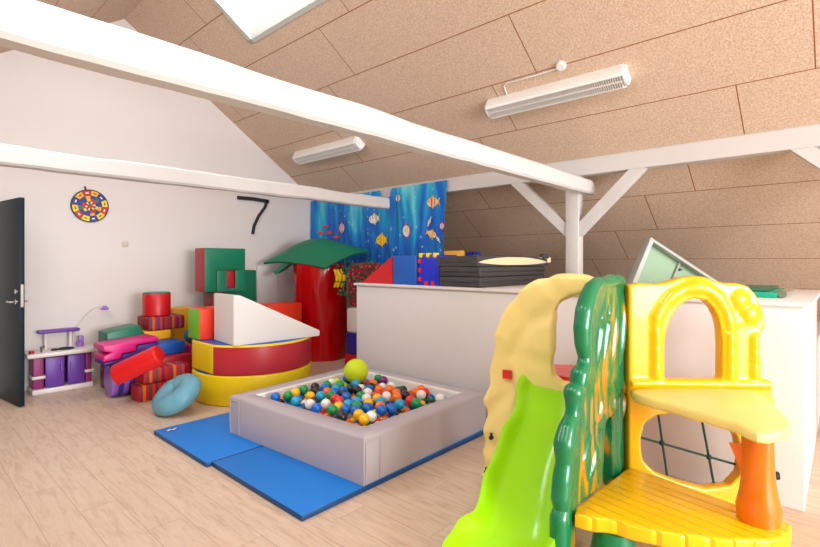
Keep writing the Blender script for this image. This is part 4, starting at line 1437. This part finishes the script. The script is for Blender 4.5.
# lower deck with moulded planks
DT = 0.28
def dz(px, py):
    v = ray_plane(px, py, (0, 0, DT), (0, 0, 1)) - PO
    return v
ac = (dz(790, 524) - dz(634, 469)).normalized()
M['p_plank'] = slat_mat('p_plank', (243, 192, 4), (ac.x, ac.y), 0.062)
dk = [(634, 467), (626, 468), (603, 486), (590, 496), (575, 507), (575, 513), (585, 516), (596, 518), (606, 518.5), (618, 521), (634, 526), (655, 530), (676, 534), (698, 535.5), (720, 539), (745, 539), (768, 540), (784, 537), (791, 531), (792, 525), (784, 519), (768, 514), (740, 505), (700, 491), (660, 476)]
bm = bmesh.new(); add_panel(bm, [dz(*p) - Vector((0, 0, .07)) for p in dk], [], (0, 0, .07), 0, 0.014, 3)
finish(bm, 'step_deck', 'p_plank', t, smooth=45)
bm = bmesh.new(); add_tube(bm, [LP(.93, 2.19, 0), LP(.93, 2.19, .1), LP(.93, 2.19, .21)], [.12, .10, .085], 18); finish(bm, 'deck_leg', 'p_pine', t, smooth=60)
# shelf
ST = 0.722
def sz(px, py): return ray_plane(px, py, (0, 0, ST), (0, 0, 1)) - PO
shp = [(631, 389), (655, 387.5), (700, 387.5), (740, 388), (757, 391), (768, 398), (776, 405), (785, 414), (791, 421), (789, 428), (781, 430), (770, 433), (757, 432), (746, 428), (735, 422), (720, 418), (704, 413), (688, 409), (672, 404), (655, 400), (642, 396), (633, 393)]
bm = bmesh.new(); add_panel(bm, [sz(*p) - Vector((0, 0, .05)) for p in shp], [], (0, 0, .05), 0, 0.016, 3)
finish(bm, 'table_shelf', 'p_shelf', t, smooth=45)
# orange pillar
pc = sz(758, 420)
def blade(zs, r, cx_, name, m):
    bm = bmesh.new(); rings = []
    for z, rr_ in zip(zs, r):
        ring = []
        for k in range(28):
            a = 2 * PI * k / 28
            q = rr_ + .005 * noise.noise(Vector((math.cos(a) * 3, math.sin(a) * 3, z * 4)))
            ring.append(bm.verts.new((cx_.x + q * math.cos(a), cx_.y + q * math.sin(a), z)))
        rings.append(ring)
    for i in range(len(rings) - 1):
        for k in range(28):
            bm.faces.new((rings[i][k], rings[i][(k + 1) % 28], rings[i + 1][(k + 1) % 28], rings[i + 1][k]))
    bm.faces.new(rings[0][::-1]); bm.faces.new(rings[-1])
    return finish(bm, name, m, t, smooth=60)
blade((0, .06, .22, .29, .34, .40, .46, .54, .62, .672), (.085, .082, .080, .080, .086, .072, .064, .061, .060, .060), pc, 'pillar', 'p_orange')
bm = bmesh.new()
a, b = pc + Vector((-.02 * FX, -.02 * FY, 0)), pc + L(-.095, .05)
add_prism(bm, [Vector((q.x, q.y, z)) for q, z in ((a, .40), (a, .60), (b, .60), (b.lerp(a, .35), .50), (b.lerp(a, .45), .42))], L(0.012, .016)); finish(bm, 'pillar_fin', 'p_orange', t, smooth=0)

# lime slide: a swept trough, its rails swelling towards the run-out
st = [(.845, 3.15, .665, .33), (.79, 3.12, .675, .34), (.715, 3.07, .665, .37), (.66, 3.0, .58, .385), (.615, 2.88, .48, .39), (.535, 2.78, .40, .395), (.465, 2.68, .320, .40), (.40, 2.57, .24, .41), (.345, 2.46, .166, .415), (.30, 2.37, .118, .425), (.215, 2.315, .100, .47), (.165, 2.25, .08, .485), (.14, 2.17, .062, .475), (.105, 2.05, .055, .465), (.06, 1.92, .05, .46), (.01, 1.80, .045, .45)]
SS = Vector((.89, -.46))
rows = []
nst = 56
def samp(f):
    f *= len(st) - 1; i = min(int(f), len(st) - 2); q = f - i
    q = q * q * (3 - 2 * q) * .5 + q * .5
    return [st[i][k] * (1 - q) + st[i + 1][k] * q for k in range(4)]
bm = bmesh.new()
for k in range(nst + 1):
    f = k / nst
    la, d, z, wt = samp(f)
    rail = .080 + .010 * math.sin(f * 42)
    la -= .010 * max(0, math.sin(f * 42)); wt += .014 * max(0, math.sin(f * 42))
    pr = [(.005, -.035), (-.004, rail * .5), (.012, rail), (.036, rail - .006), (.056, .035), (.088, .006), (wt * .3, 0), (wt * .5, 0), (wt * .7, 0), (wt - .088, .006), (wt - .056, .035), (wt - .036, rail - .006), (wt - .012, rail), (wt + .004, rail * .5), (wt - .005, -.035)]
    rows.append([bm.verts.new(LP(la + SS.x * a, d + SS.y * a, max(z + b, 0.0))) for a, b in pr])
n = len(rows[0])
for k in range(nst):
    for j in range(n):
        bm.faces.new((rows[k][j], rows[k][(j + 1) % n], rows[k + 1][(j + 1) % n], rows[k + 1][j]))
bm.faces.new(rows[0][::-1]); bm.faces.new(rows[-1])
o = finish(bm, 'slide', 'p_lime', t, smooth=60)
k = o.modifiers.new('soften', 'SMOOTH'); k.iterations = 4; k.factor = .5
